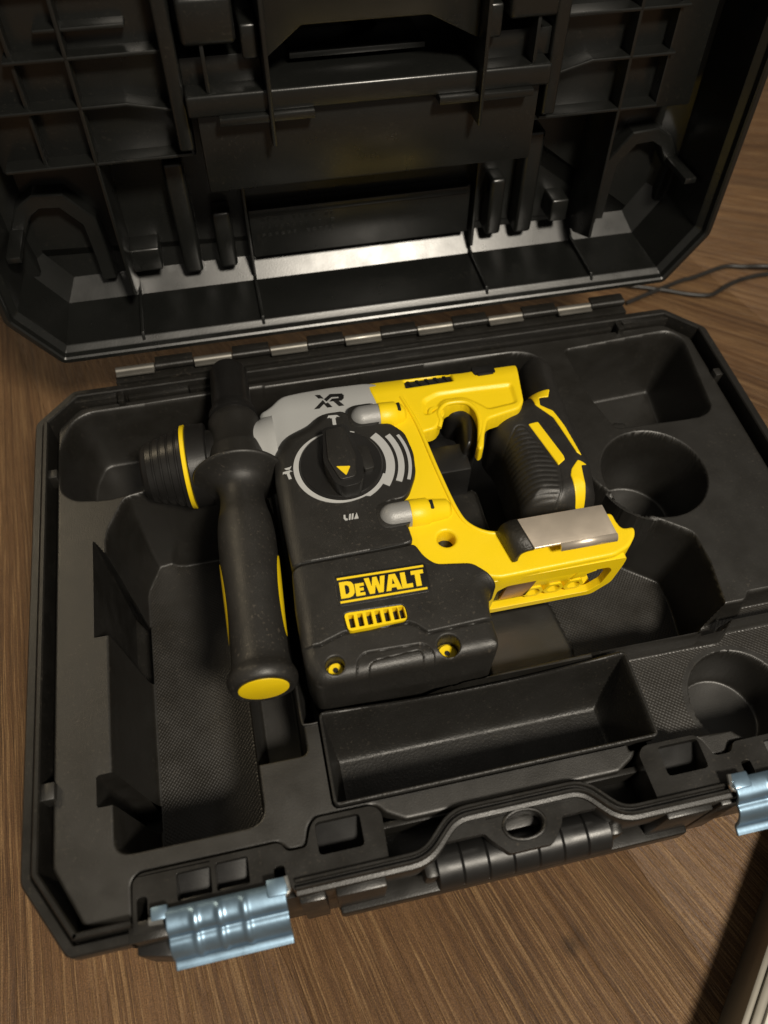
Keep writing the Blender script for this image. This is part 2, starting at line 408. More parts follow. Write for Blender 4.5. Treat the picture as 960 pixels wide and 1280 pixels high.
def smooth_path(pts, n=6):
    P = [np.array(p, float) for p in pts]; out = []
    for i in range(len(P) - 1):
        p0 = P[max(i - 1, 0)]; p1 = P[i]; p2 = P[i + 1]; p3 = P[min(i + 2, len(P) - 1)]
        for k in range(n):
            t = k / n
            out.append(tuple(0.5 * ((2 * p1) + (-p0 + p2) * t + (2 * p0 - 5 * p1 + 4 * p2 - p3) * t * t + (-p0 + 3 * p1 - 3 * p2 + p3) * t ** 3)))
    out.append(tuple(P[-1])); return out

def sdf(polys, X, Y, near=False):
    """signed distance, positive inside (even-odd over all loops)"""
    shp = X.shape; x = X.ravel(); y = Y.ravel()
    best = np.full(x.shape, 1e18); ins = np.zeros(x.shape, bool)
    nx = x.copy(); ny = y.copy()
    for poly in polys:
        P = np.asarray([p[:2] for p in poly], float); Q = np.roll(P, -1, axis=0)
        for (ax, ay), (bx, by) in zip(P, Q):
            dx, dy = bx - ax, by - ay; l2 = dx * dx + dy * dy
            if l2 < 1e-12: continue
            t = np.clip(((x - ax) * dx + (y - ay) * dy) / l2, 0, 1)
            qx = ax + t * dx; qy = ay + t * dy
            d2 = (x - qx) ** 2 + (y - qy) ** 2
            mk = d2 < best
            best = np.where(mk, d2, best)
            if near: nx = np.where(mk, qx, nx); ny = np.where(mk, qy, ny)
            if dy != 0:
                c = ((ay > y) != (by > y)) & (x < dx * (y - ay) / dy + ax)
                ins ^= c
    d = np.sqrt(best); d = np.where(ins, d, -d).reshape(shp)
    if near: return d, nx.reshape(shp), ny.reshape(shp)
    return d

def sheet(polys, h, zf, zb=None, snaps=()):
    """grid over a region with its border pulled onto the outline; z = zf(x, y, inner distance); optional skirt down to zb"""
    P = np.array([p[:2] for p in polys[0]])
    x0, y0 = P.min(0) - h * 1.5; x1, y1 = P.max(0) + h * 1.5
    xs = np.arange(x0, x1, h); ys = np.arange(y0, y1, h)
    X, Y = np.meshgrid(xs, ys, indexing='ij')
    for sp in snaps:
        bx = np.array(sp); mk = (X > bx[:, 0].min() - 2 * h) & (X < bx[:, 0].max() + 2 * h) & (Y > bx[:, 1].min() - 2 * h) & (Y < bx[:, 1].max() + 2 * h)
        d, nx, ny = sdf([sp], X[mk], Y[mk], True)
        c = np.abs(d) < 0.5 * h
        xx = X[mk]; yy = Y[mk]; xx[c] = nx[c]; yy[c] = ny[c]; X[mk] = xx; Y[mk] = yy
    s, nx, ny = sdf(polys, X, Y, True)
    ins = s > 0.02 * h
    cell = ins[:-1, :-1] | ins[1:, :-1] | ins[:-1, 1:] | ins[1:, 1:]
    used = np.zeros(ins.shape, bool)
    for a in (slice(None, -1), slice(1, None)):
        for b in (slice(None, -1), slice(1, None)): used[a, b] |= cell
    pull = used & ~ins
    X = np.where(pull, nx, X); Y = np.where(pull, ny, Y); s = np.where(pull, 0, s)
    Z = zf(X, Y, s)
    idx = -np.ones(ins.shape, int); idx[used] = np.arange(used.sum())
    V = np.stack([X[used], Y[used], Z[used]], 1)
    ci, cj = np.nonzero(cell)
    F = np.stack([idx[ci, cj], idx[ci + 1, cj], idx[ci + 1, cj + 1], idx[ci, cj + 1]], 1)
    Fl = [tuple(f) for f in F.tolist()]
    nv = len(V)
    if zb is not None:
        E = {}
        for f in Fl:
            for i in range(4):
                a, b = f[i], f[(i + 1) % 4]
                if (b, a) in E: del E[(b, a)]
                else: E[(a, b)] = 1
        bv = {}
        ext = []
        for a, b in E:
            for v in (a, b):
                if v not in bv:
                    bv[v] = nv + len(ext); ext.append((V[v][0], V[v][1], min(zb(V[v][0], V[v][1]) if callable(zb) else zb, V[v][2] - 0.05)))
            Fl.append((b, a, bv[a], bv[b]))
        if ext: V = np.vstack([V, np.array(ext)])
    return V, Fl

def edge_round(s, r):
    t = np.clip(s / r, 0, 1)
    return -r * (1 - np.sqrt(np.clip(1 - (1 - t) ** 2, 0, 1)))

def inset_path(pts, d, closed=True):
    """offset an outline inwards (clockwise or not) by d with mitred corners"""
    P = [np.array(p[:2], float) for p in pts]; n = len(P)
    area = sum(P[i][0] * P[(i + 1) % n][1] - P[(i + 1) % n][0] * P[i][1] for i in range(n))
    sg = 1 if area > 0 else -1
    out = []
    for i in range(n):
        dirs = []
        if closed or i > 0: dirs.append(P[i] - P[i - 1])
        if closed or i < n - 1: dirs.append(P[(i + 1) % n] - P[i])
        ns = [np.array([-q[1], q[0]]) / np.hypot(*q) * sg for q in dirs]
        if len(ns) == 1: out.append(P[i] + ns[0] * d); continue
        bis = ns[0] + ns[1]; bis /= np.hypot(*bis)
        out.append(P[i] + bis * d / max(0.3, bis @ ns[0]))
    return [tuple(p) for p in out]

def loft(outline, prof, closed=True, cap0=False, cap1=False, xf=None):
    V = []; F = []; n = len(outline)
    for s, z in prof:
        for p in inset_path(outline, s, closed): V.append((p[0], p[1], z))
    for k in range(len(prof) - 1):
        for i in range(n if closed else n - 1):
            j = (i + 1) % n
            F.append((k * n + i, k * n + j, (k + 1) * n + j, (k + 1) * n + i))
    if cap0: F.append(tuple(range(n)))
    if cap1: F.append(tuple((len(prof) - 1) * n + i for i in range(n)))
    if xf: V = [xf(*v) for v in V]
    return V, F

# ================================================================== the setting: wooden floor
floor = obj('floor', [(-3000, -3000, -RIM - 9), (3000, -3000, -RIM - 9), (3000, 3000, -RIM - 9), (-3000, 3000, -RIM - 9)], [(0, 1, 2, 3)], M_WOOD)
floor['kind'] = 'structure'
pa = math.atan2(-0.954, 0.30)                      # plank direction
pd = np.array([math.cos(pa), math.sin(pa)]); pn = np.array([0.954, 0.30])
PW, PL = 192.0, 1285.0
plank_meshes = {}
for k in range(-7, 8):
    c0 = 25.7 + PW * k
    sh = ((k * 517) % 1285) - 640
    for q in (-1, 0, 1):
        a0 = sh + q * PL - 300
        ctr = pn * (c0 + PW / 2) + pd * (a0 + PL / 2)
        if 'p' not in plank_meshes:
            V, F = box(-PL / 2 + 0.05, PL / 2 - 0.05, -PW / 2 + 0.04, PW / 2 - 0.04, -8, 0, 0.16)
            o = obj('plank', np.array(V) + np.array([0, 0, -RIM]), F, M_WOOD, floor)
            plank_meshes['p'] = o.data
        else:
            o = bpy.data.objects.new('plank', plank_meshes['p']); COL.objects.link(o); o.parent = floor
        o.location = (ctr[0] * MM, ctr[1] * MM, 0)
        o.rotation_euler = (0, 0, pa)

# ================================================================== the tool case
case = thing('tool_case', 'open black plastic tool case with tilted-back lid, holding the yellow rotary hammer', 'tool case', (0, 0, -RIM))
XH, YB, YF = 221.0, 159.0, -158.0
OCT = [(-174, YF), (-XH + 20, YF), (-XH, YF + 33), (-XH, YB - 23), (-XH + 22, YB), (XH - 22, YB), (XH, YB - 23), (XH, YF + 33), (XH - 20, YF), (174, YF)]
OCTR = OCT[:1] + rnd(OCT, 3.0, 3)[4:-4] + OCT[-1:]
prof = [(13, -RIM + 3), (11, -RIM), (30, -RIM)]
shell = MB()
shell.add(*loft(OCTR, [(16, -RIM), (12, -RIM + 2), (7.5, -22), (7.5, -15), (1.0, -15), (0, -14), (0, -5), (0.8, -4), (4.2, -4), (4.6, -4.5), (4.8, -9), (5.8, -9), (6.0, -0.8), (6.6, 0), (8.2, 0), (8.8, -0.8), (9.4, -46), (14, -46)], closed=False))
shell.add([(-206, -142, -RIM + 0.4), (206, -142, -RIM + 0.4), (206, 148, -RIM + 0.4), (-206, 148, -RIM + 0.4)], [(0, 1, 2, 3)])
base = shell.build('base_shell', M_SHELL, case, smooth=30)
bv = base.modifiers.new('bevel', 'BEVEL'); bv.width = 0.35 * MM; bv.segments = 2; bv.limit_method = 'ANGLE'; bv.angle_limit = math.radians(40)

# small locating lugs bridging the rim channel
for (x0, x1, y0, y1, z) in ((-213, -207.5, 92, 98, -3), (-213, -206.5, -92, -84, -3), (207.5, 213, 92, 98, -3), (206.5, 213, -92, -84, -3)):
    obj('rim_lug', *box(x0, x1, y0, y1, -14, z, 0.6), M_LINER, base)
for (x0, x1, y0, y1, z) in ((-171.5, -167.5, 143, 151, -2), (160, 164, 143, 151, -2)):
    obj('rim_lug', *box(x0, x1, y0, y1, -14, z, 0.8), M_SHELL, base)
# stepped inner ledges along the back rim
for (x0, x1) in ((-200, -172), (-166, -128), (-128, 158), (165, 200)):
    z = -3 if x0 in (-200, 165) else -5.5
    obj('rim_ledge', *box(x0 + .3, x1 - .3, 147.6, 150.6, -30, z, 0.5), M_SHELL, base)

# ---- front edge: latch plates with sockets, ridge with the handle bay
def mir(poly): return [(-p[0], *p[1:]) for p in poly][::-1]
plate = [(-174, -155), (-173.5, -134, 3), (-170, -131.5, 3), (-109.5, -131.5, 2), (-106.5, -136, 2), (-98, -136, 2), (-95, -127.5, 2), (-92, -124.5, 3), (-66, -124.5, 4), (-62.5, -128, 3), (-63.5, -152), (-106, -152), (-107.5, -148.5), (-114.5, -148.5), (-115, -150), (-158, -150), (-158.5, -155)]
hole_s = [rnd([(-155, -146), (-140.2, -146), (-140.2, -134.5), (-155, -134.5)], 1.2, 2), rnd([(-138.3, -145.5), (-124, -145.5), (-124, -134), (-138.3, -134)], 1.2, 2), rnd([(-93, -140.5), (-72.5, -140.5), (-72.5, -126.5), (-93, -126.5)], 1.8, 2),
          rnd([(-172, -152), (-167.5, -152), (-167.5, -141), (-172, -141)], 1.5, 2), rnd([(-113.5, -147.8), (-108.6, -147.8), (-108.6, -141), (-113.5, -141)], 1.5, 2)]
for side in (0, 1):
    P0 = rnd(plate, 0.8, 3); H0 = hole_s
    if side: P0 = mir(P0); H0 = [mir(h) for h in hole_s]
    o = obj('latch_plate', *prism(P0, -34, -3.2, xf=None, holes=H0), M_SHELL, base)
    b2 = o.modifiers.new('bevel', 'BEVEL'); b2.width = 0.5 * MM; b2.segments = 2; b2.limit_method = 'ANGLE'; b2.angle_limit = math.radians(50)
    f = -1 if side else 1
    def fx(V): return [(f * v[0], v[1], v[2]) for v in V]
    # glossy pocket bottoms under the openings
    for (x0, x1, y0, y1) in ((-155.5, -140, -146.5, -134.2), (-138.6, -123.7, -146, -133.7)):
        V, F = prism([(x0, y0), (x1, y0), (x1, y1), (x0, y1)], -16, -13, 0.4)
        V = [(x, y, z + (6.0 if y > -140 else -1.0)) for x, y, z in V]
        obj('socket_floor', fx(V), F, M_HANDLE, base)
        V, F = box(x0, x1, y0 - 0.2, y0 + 1.6, -12, -5, 0.4); obj('socket_lip', fx(V), F, M_WHITE if False else M_LINER, base)
    V, F = prism([(-94, -141), (-72, -141), (-72, -126), (-94, -126)], -20, -17, 0.4)
    V = [(x, y, z + (9.0 if y > -133 else -3.0)) for x, y, z in V]
    obj('socket_floor', fx(V), F, M_HANDLE, base)
    # outer feet of the latch plate and body ribs below the rim
    V, F = box(-104.5, -93, -157.5, -150, -62, -7, 0.8); obj('front_rib', fx(V), F, M_SHELL, base)
    V, F = box(-88.5, -66, -158.0, -150, -55, -7, 0.8); obj('front_rib', fx(V), F, M_SHELL, base)
    V, F = prism([(-176, -158), (-160, -158), (-157.5, -154), (-157.5, -150), (-176, -150)], -40, -3.5, 0.6); obj('latch_cheek', fx(V), F, M_SHELL, base)
    V, F = prism([(-176.5, -161), (-158, -165), (-157, -150), (-176.5, -150)], -52, -20, 1.0); obj('latch_guard', fx(V), F, M_DARK, base)

# front wall and handle bay
wallm = MB()
wallm.add(*box(-176, 176, -150.5, -146, -RIM + 2, -34, 0.6))
wallm.add(*box(-63, 63, -149.5, -133, -32, -28, 0.5))
wallm.add(*box(-63, 63, -134, -131, -60, -12, 0.5))
wallm.add(*box(-88, 88, -161, -148, -56, -43, 1.6))
wallm.build('front_wall', M_SHELL, base)
ridge = [(-105, -150.5), (-49, -150.5), (-43.5, -149), (-40.5, -146), (-33, -138.5), (-26.5, -136), (26.5, -136), (33, -138.5), (41, -148), (44, -150.5), (49.5, -152), (106, -152)]
ridge = smooth_path(ridge[:1] + ridge[1:-1] + ridge[-1:], 1)
def ribbon(path, prof):
    """sweep an (offset, z) profile along an open path in plan"""
    P = [np.array(p) for p in path]; n = len(P); V = []; F = []; m_ = len(prof)
    for i in range(n):
        d1 = P[i] - P[i - 1] if i else P[1] - P[0]; d2 = P[i + 1] - P[i] if i < n - 1 else P[-1] - P[-2]
        n1 = np.array([-d1[1], d1[0]]) / np.hypot(*d1); n2 = np.array([-d2[1], d2[0]]) / np.hypot(*d2)
        b_ = n1 + n2; b_ /= np.hypot(*b_); k = 1 / max(0.4, b_ @ n1)
        for s, z in prof:
            q = P[i] + b_ * s * k; V.append((q[0], q[1], z))
    for i in range(n - 1):
        for j in range(m_):
            l = (j + 1) % m_
            F.append((i * m_ + j, i * m_ + l, (i + 1) * m_ + l, (i + 1) * m_ + j))
    F.append(tuple(range(m_))); F.append(tuple((n - 1) * m_ + j for j in range(m_)))
    return V, F
rp = []
rr = [np.array(p) for p in [(-105, -150.5), (-47, -150.5), (-31, -136), (31, -136), (45, -151.5), (106, -151.5)]]
rp = rnd([tuple(p) for p in rr], 7, 5)
rp = [tuple(rr[0])] + rp[6:-6] + [tuple(rr[-1])]
o = obj('front_ridge', *ribbon(rp, [(2.6, -30), (2.6, -1.4), (2.2, -0.8), (1.2, -0.8), (0.9, -1.3), (0.7, -3.0), (-0.3, -3.0), (-0.5, -1.3), (-0.8, -0.8), (-1.6, -0.8), (-1.9, -1.3), (-2.1, -3.4), (-3.8, -3.8), (-4.2, -4.4), (-4.2, -12), (-3.0, -30)]), M_SHELL, base, smooth=40)
# bracket with an oval catch hole
oval = [(9.0 * math.cos(t) * (1 if abs(math.cos(t)) < .8 else .97), -146.4 + 5.6 * math.sin(t)) for t in np.linspace(0, 2 * math.pi, 29)[:-1]]
bracket = rnd([(-33, -140), (-37, -146.5), (-19, -146.5), (-17, -149.5), (-10, -157), (10.5, -157), (17, -149.5), (18, -146.5), (37, -146.5), (33, -140)], 1.2, 3)
o = obj('catch_bracket', *prism(bracket, -11, -5, holes=[oval]), M_SHELL, base)
b2 = o.modifiers.new('bevel', 'BEVEL'); b2.width = 0.7 * MM; b2.segments = 2; b2.limit_method = 'ANGLE'; b2.angle_limit = math.radians(50)
ring_path = [(p[0] * 1.12, -146.4 + (p[1] + 146.4) * 1.14, -5) for p in oval]
V, F = tube(ring_path + ring_path[:1], 0.9, 8, caps=False); obj('hole_lip', V, F, M_SHELL, base)
obj('hole_back', *box(-9, 9, -146, -140, -20, -14, 0.3), M_LINER, base)
# carrying handle folded below the bay
pr = [(0, 6.5)]
x = 0.0
for q in range(7):
    pr += [(x + 0.2, 9.9), (x + 0.6, 10.3), (x + 11.2, 10.3), (x + 11.6, 9.9), (x + 11.8, 9.5)]
    x += 12.0
pr += [(84.4, 6.5)]
hnd = obj('carry_handle', *lathe((-42, -152.5, -26), (42, -152.5, -26), pr, 40), M_HANDLE, case, smooth=40)
for s in (-1, 1):
    obj('handle_arm', *box(min(s * 41, s * 48), max(s * 41, s * 48), -158, -146, -34, -18, 2.0), M_SHELL, hnd)

# ---- moulded liner
T = -7.0
LIN = rnd([(-174.6, -150), (-195, -147, 2), (-208.5, -121, 2), (-208.5, 132, 3), (-195, 146.8, 4), (195, 146.8, 4), (208.5, 132, 3), (208.5, -121, 2), (195, -147, 2), (174.6, -150), (174.6, -133, 3), (171, -130.9, 3), (109.5, -130.9, 2), (106, -135.4, 2), (98, -135.4, 2), (95.6, -126.5, 2), (92, -124, 2), (64, -124, 2), (61, -128, 2), (52, -133, 1), (-52, -133, 1), (-61, -128, 2), (-64, -124, 2), (-92, -124, 2), (-95.6, -126.5, 2), (-98, -135.4, 2), (-106, -135.4, 2), (-109.5, -130.9, 2), (-171, -130.9, 3), (-174.6, -133, 3)], 1.5, 3)
def circ(cx, cy, r, n=48): return [(cx + r * math.cos(2 * math.pi * k / n), cy + r * math.sin(2 * math.pi * k / n)) for k in range(n)]
chuck_p = rnd([(-191, 142.5, 6), (-80, 143.5), (-80, 60), (-132, 78), (-158, 76, 8), (-178, 72, 8), (-199, 75.5, 10), (-207, 84, 10), (-208, 118, 10), (-200, 137, 8)], 3, 5)
left_p = rnd([(-182, -122, 9), (-114, -122, 9), (-114, 72, 3), (-150, 76, 3), (-171, 73, 4), (-182, 50, 6)], 2, 5)
notch_a = rnd([(-189, 47, 1.5), (-189, -13, 1), (-174, -13, 1), (-174, 24, 1)], 1, 3)
notch_b = rnd([(-189, -84, 2), (-189, -99, 2), (-174, -99, 1), (-174, -84, 1)], 1, 3)
slot_p = rnd([(-116, 70), (-90.5, 70), (-90.5, -95, 4), (-116, -95, 1)], 2, 4)
trunk_p = rnd([(-93, 142.5, 1), (-91.5, -80, 3), (14, -74, 2), (70, -73, 2), (123, -73.5, 2), (142, -61, 3), (145.5, -34, 4), (144.5, -15, 5), (125, 0, 4), (113, 14, 5), (100, 31, 8), (99, 56, 5), (102.5, 90, 8), (104, 120, 8), (100, 136, 8), (88, 141.5, 6), (60, 142, 3)], 3, 5)
tr_p = rnd([(119, 137, 4), (196, 141, 8), (203.5, 132, 6), (196, 69, 7), (186, 63.5, 6), (128, 65, 5), (121, 95, 6)], 3, 5)
circ1 = circ(138.5, 29, 32.0)
plat_p = rnd([(60, -72), (137, -73, 1), (143, -68.5, 1), (185, -68.5), (205, -75), (205, -122), (195, -130), (96, -125), (60, -125)], 1.2, 3)
chan_p = rnd([(120, -74), (123, -66), (140, -60.5, 1), (153, -60.5, 1.5), (157, -56, 1.5), (206, -56), (206, -70), (142, -70), (136, -75)], 1, 3)
circ2 = circ(135, -107, 29.0)
tray_hole = rnd([(-84, -122), (78, -122), (78, -75), (-84, -75)], 4, 4)
# (outline, floor z, wall width, floor fillet share)
CUTS = [(chuck_p, -52, 10.0, .5), (left_p, -80, 7.0, .4), (notch_a, -100, 0.9, .15), (notch_b, -100, 0.9, .15), (slot_p, -46, 4.0, .3), (trunk_p, -60, 6.5, .4), (tr_p, -58, 11.0, .45), (circ1, -62, 6.0, .4), (plat_p, -25, 2.6, .4), (chan_p, -23, 3.0, .4), (circ2, -58, 7.0, .5), (tray_hole, -48, 1.2, .2)]
BUMPS = [  # (outline, top z, slope)
    (rnd([(12, -74), (58, -74), (62, -60), (58, -28), (12, -28)], 3, 3), -34, 5.0),
    (rnd([(122, 62), (146, 62), (146, 82.5), (125, 84)], 2, 3), -24, 9.0),
    (rnd([(-150, 79), (-120, 79), (-120, 92), (-150, 92)], 2, 3), -36, 3.0),
    (rnd([(20, -2), (40, -2), (40, 60), (20, 60)], 4, 3), -40, 3.0),
]
def wall_g(t, fb, e=0.12):
    """0 at the lip .. 1 on the floor, straight draft with a rounded foot and a tiny rounded lip"""
    t = np.clip(t, 0, 1)
    g = np.where(t < e, t * t / (2 * e) * (1 / (1 - e / 2 - fb / 2)), (t - e / 2) / (1 - e / 2 - fb / 2))
    k = 1 / (1 - e / 2 - fb / 2)
    u = (1 - t)
    g2 = 1 - k * u * u / (2 * fb)
    return np.where(t > 1 - fb, g2, g)
def liner_z(X, Y, s):
    Z = np.full(X.shape, T) + edge_round(s, 1.5)
    Z = Z + 0.15 * np.sin(X * .045) * np.cos(Y * .05)
    for P, fl, wd, fb in CUTS:
        b = np.array(P); mk = (X > b[:, 0].min()) & (X < b[:, 0].max()) & (Y > b[:, 1].min()) & (Y < b[:, 1].max())
        d = sdf([P], X[mk], Y[mk])
        zz = T + (fl - T) * wall_g(d / wd, fb, min(0.38, 1.5 / wd))
        zz = np.where(d > 0, zz, 1e9)
        Z[mk] = np.minimum(Z[mk], zz)
    for P, tp, sl in BUMPS:
        b = np.array(P); mk = (X > b[:, 0].min() - 20) & (X < b[:, 0].max() + 20) & (Y > b[:, 1].min() - 20) & (Y < b[:, 1].max() + 20)
        d = sdf([P], X[mk], Y[mk])
        zz = tp + np.where(d < 0, d * sl, edge_round(d, 2.5) + 0)
        Z[mk] = np.maximum(Z[mk], zz)
    # thin collar keeping the round pocket closed where it meets its neighbours
    rr_ = np.hypot(X - 138.5, Y - 29)
    t_ = np.clip((140 - X) / 40, 0, 1)
    Z = np.where((rr_ >= 31.95) & (rr_ <= 34.2), np.maximum(Z, T - 0.3 - 3.0 * t_), Z)
    return Z
V, F = sheet([LIN], 0.7, liner_z, zb=-30, snaps=[c[0] for c in CUTS] + [circ(138.5, 29, 34.2)])
Fa = np.array(F); fz = V[Fa][:, :, 2]; fx_ = V[Fa][:, :, 0].mean(1); fy_ = V[Fa][:, :, 1].mean(1)
flatm = (fz.max(1) - fz.min(1)) < 0.5; zm_ = fz.mean(1)
dotm = flatm & (zm_ < -20) & (((zm_ < -70) & (fx_ > -174)) | (fx_ > 64)) & (np.hypot(fx_ - 135, fy_ + 107) > 30) & (np.hypot(fx_ - 138.5, fy_ - 29) > 33) & (fy_ < 20 + 60 * (fx_ < 0))
keep = ~((fx_ < -174) & (fx_ > -188.6) & (zm_ < -84))      # the side notches are open slots through the liner
F = [f for f, k in zip(F, keep) if k]; dotm = dotm[keep]
midx = np.where(dotm, 1, 0)
liner = obj('liner', V, F, M_LINER, case, smooth=80, mats=[M_LINER, M_LINER_DOT, M_LINER_WALL], midx=midx)

# thin moulded lips along the pocket edges
def lip_runs(P):
    P = [np.array(p) for p in P]; n = len(P); pts = []
    for i in range(n):
        a, b = P[i], P[(i + 1) % n]; k = max(1, int(np.hypot(*(b - a)) / 2.5))
        for j in range(k): pts.append(a + (b - a) * j / k)
    pts = np.array(pts); nx_ = np.roll(pts, -1, 0) - np.roll(pts, 1, 0); nn = np.stack([nx_[:, 1], -nx_[:, 0]], 1); nn /= np.maximum(1e-9, np.hypot(nn[:, 0], nn[:, 1]))[:, None]
    d1 = sdf([[tuple(p) for p in P]], pts[:, 0] + nn[:, 0] * .5, pts[:, 1] + nn[:, 1] * .5)
    nn = np.where((d1 > 0)[:, None], -nn, nn)
    q = pts + nn * 1.3; s_ = sdf([LIN], q[:, 0], q[:, 1])
    ok = (liner_z(q[:, 0], q[:, 1], np.full(len(q), 9.0)) > T - 1.0) & (s_ > 0.4)
    runs = []; cur = []
    st = int(np.argmin(ok)) if not ok.all() else 0
    for i in range(len(pts) + (1 if ok.all() else 0)):
        k = (i + st) % len(pts)
        if ok[k]: cur.append((pts[k][0], pts[k][1], T - 0.28))
        else:
            if len(cur) > 3: runs.append(cur)
            cur = []
    if len(cur) > 3: runs.append(cur)
    return runs
for P, fl, wd, fb in [CUTS[k] for k in (5, 6, 8)][:0]:
    for run in lip_runs(P): obj('pocket_lip', *tube(run, 0.5, 8), M_LINER, liner, smooth=60)

# separate accessory tray let into the liner
def tray_z(X, Y, s):
    ix = np.minimum(X + 83, 77 - X); iy = np.minimum(Y + 121.2, -75.8 - Y)
    back = -75.8 - Y
    wx = np.where(X > 0, 12.0, 3.0)
    g = np.minimum(wall_g((np.clip(s - 1.3, 0, 99)) / 6.0, .7), np.minimum(wall_g((ix - 1.3) / wx, .6), wall_g((back - 1.3) / 15.0, .8)))
    sag = -9.0 * np.sin(np.clip((X + 83) / 160, 0, 1) * math.pi) * np.clip(1 - back / 6, 0, 1)
    lip = np.where(s < 1.3, edge_round(s, 0.7), 0)
    return -4.6 + lip + sag * np.clip(1 - g, 0, 1) + (-40) * np.where(s > 1.3, g, 0)
traypoly = rnd([(-83, -121.2), (77, -121.2), (77, -75.8), (-83, -75.8)], 3.5, 5)
o = obj('accessory_tray', *sheet([traypoly], 0.6, tray_z, zb=-12), M_TRAY, liner, smooth=38)
lipp = [(-91.3, -60, T + .5), (-91.3, -78, T + .5), (-89.5, -80.4, T + .5), (-84, -80.6, T + .5)]
obj('pocket_lip', *tube(smooth_path(lipp, 4), 0.7, 8), M_LINER, liner)

# ---- hinge
for k in range(14):
    x0 = -171 + k * 24.45; x1 = x0 + 24.1
    odd = k % 2
    mb = MB()
    mb.add(*lathe((x0, 165.5, 1.0), (x1, 165.5, 1.0), [(0, 2.2), (0.3, 2.5), (x1 - x0 - .3, 2.5), (x1 - x0, 2.2)], 20))
    if odd: mb.add(*box(x0 + .2, x1 - .2, 166, 171.5, 1.6, 3.4, 0.4))
    else: mb.add(*box(x0 + .2, x1 - .2, 160.0, 165.5, 0.6, 2.2, 0.5))
    mb.build('hinge_knuckle', M_SHELL if odd else M_HINGE, case)
obj('hinge_strip', *box(-172, 172, 158.8, 168, -8, -2.4, 0.6), M_SHELL, base)

# ---- latches
LP = [(-148.5, 0.2), (-150.5, 1.3), (-153.5, 1.2), (-156.2, 0.2), (-157.6, -1.6), (-158.3, -3.4), (-159.4, -4.2), (-161.6, -4.6), (-163.8, -6.6), (-165.4, -9.8), (-166.1, -13.2), (-166.7, -14.6), (-168.6, -15.6), (-170.4, -15.9)]
LPs = smooth_path(LP, 4)
def latch(side):
    n = len(LPs); xs = np.linspace(-159.5, -109.5, 101); V = []; F = []
    for x in xs:
        bead = sum(math.exp(-((x - c) / 1.35) ** 2) for c in (-147.8, -137.5, -127.0)) * 0.85
        for i, (y, z) in enumerate(LPs):
            f_ = min(1.0, max(0.0, (i - 3) / 4)) * min(1.0, max(0.0, (n - 8 - i) / 8))
            j = min(i + 1, n - 1); k = max(i - 1, 0)
            ty, tz = LPs[j][0] - LPs[k][0], LPs[j][1] - LPs[k][1]; l = math.hypot(ty, tz)
            dy_, dz_ = tz / l, -ty / l       # outward normal
            q = bead * f_
            V.append(((x if not side else -x - 11), y + dy_ * q, z + dz_ * q))
    for a in range(len(xs) - 1):
        for i in range(n - 1): F.append((a * n + i, a * n + i + 1, (a + 1) * n + i + 1, (a + 1) * n + i))
    o = obj('latch', V, F, M_ZINC, case, smooth=60)
    so = o.modifiers.new('thick', 'SOLIDIFY'); so.thickness = 1.5 * MM; so.offset = 0
    s = -1 if side else 1
    def fx(V): return [(s * v[0] - (11 if side else 0), v[1], v[2]) for v in V]
    for pts, r in (([(-166.5, -151.6, -0.6), (-163.5, -151.8, -0.5), (-160.5, -152.0, -0.4)], 1.9), ([(-108.4, -146.5, 3), (-108.0, -149.6, 2.2), (-108.2, -152.2, 0.6), (-111, -153.6, 0.2), (-114, -153.9, 0.3)], 1.2)):
        V, F = tube(smooth_path(pts, 4), r, 10); obj('hinge_wire', fx(V), F, M_WIRE, o)
    V, F = box(-117, -108.5, -153.5, -146.5, 0.6, 3.4, 0.7); obj('latch_tab', fx(V), F, M_ZINC, o)
    V, F = box(-165.5, -158.5, -152, -146.5, -1.0, 1.8, 0.7); obj('latch_tab', fx(V), F, M_ZINC, o)
    return o
latch(0); latch(1)

# ---- lid
LA = math.radians(5.0)
LV = np.array([0, math.sin(LA), math.cos(LA)]); LN = np.array([0, math.cos(LA), -math.sin(LA)]); LO = np.array([0, 170.0, 0])
def lx(x, v, w): return tuple(LO + np.array([x, 0, 0]) + LV * v + LN * w)
LOCT = rnd([(-224 + 23, 8), (201, 8), (224, 42), (224, 292), (204, 324), (-204, 324), (-224, 292), (-224, 42)], 3, 3)
mb = MB()
mb.add(*loft(LOCT, [(0.5, 13), (0, 12), (0, 0.8), (0.8, 0), (3.2, 0), (4.3, 0.95), (4.6, 4.6), (5.0, 5.2), (7.5, 7.4), (8.0, 8.2), (7.6, 12), (9.2, 49.5), (21, 60)], cap1=True, xf=lx))
mb.add(*loft(LOCT, [(0.5, 13), (5, 14), (8, 58), (16, 68)], cap1=True, xf=lx))
lid = mb.build('lid', M_LID, case, smooth=25, label='tilted-back black lid with ribbed inner face')
bv = lid.modifiers.new('bevel', 'BEVEL'); bv.width = 0.5 * MM; bv.segments = 2; bv.limit_method = 'ANGLE'; bv.angle_limit = math.radians(30)
def lbox(name, x0, x1, v0, v1, w0, w1, bev=0.5, mat=None, seg=2):
    return obj(name, *box(x0, x1, v0, v1, w0, w1, bev, xf=lx, seg=seg), mat or M_LID, lid, smooth=40)
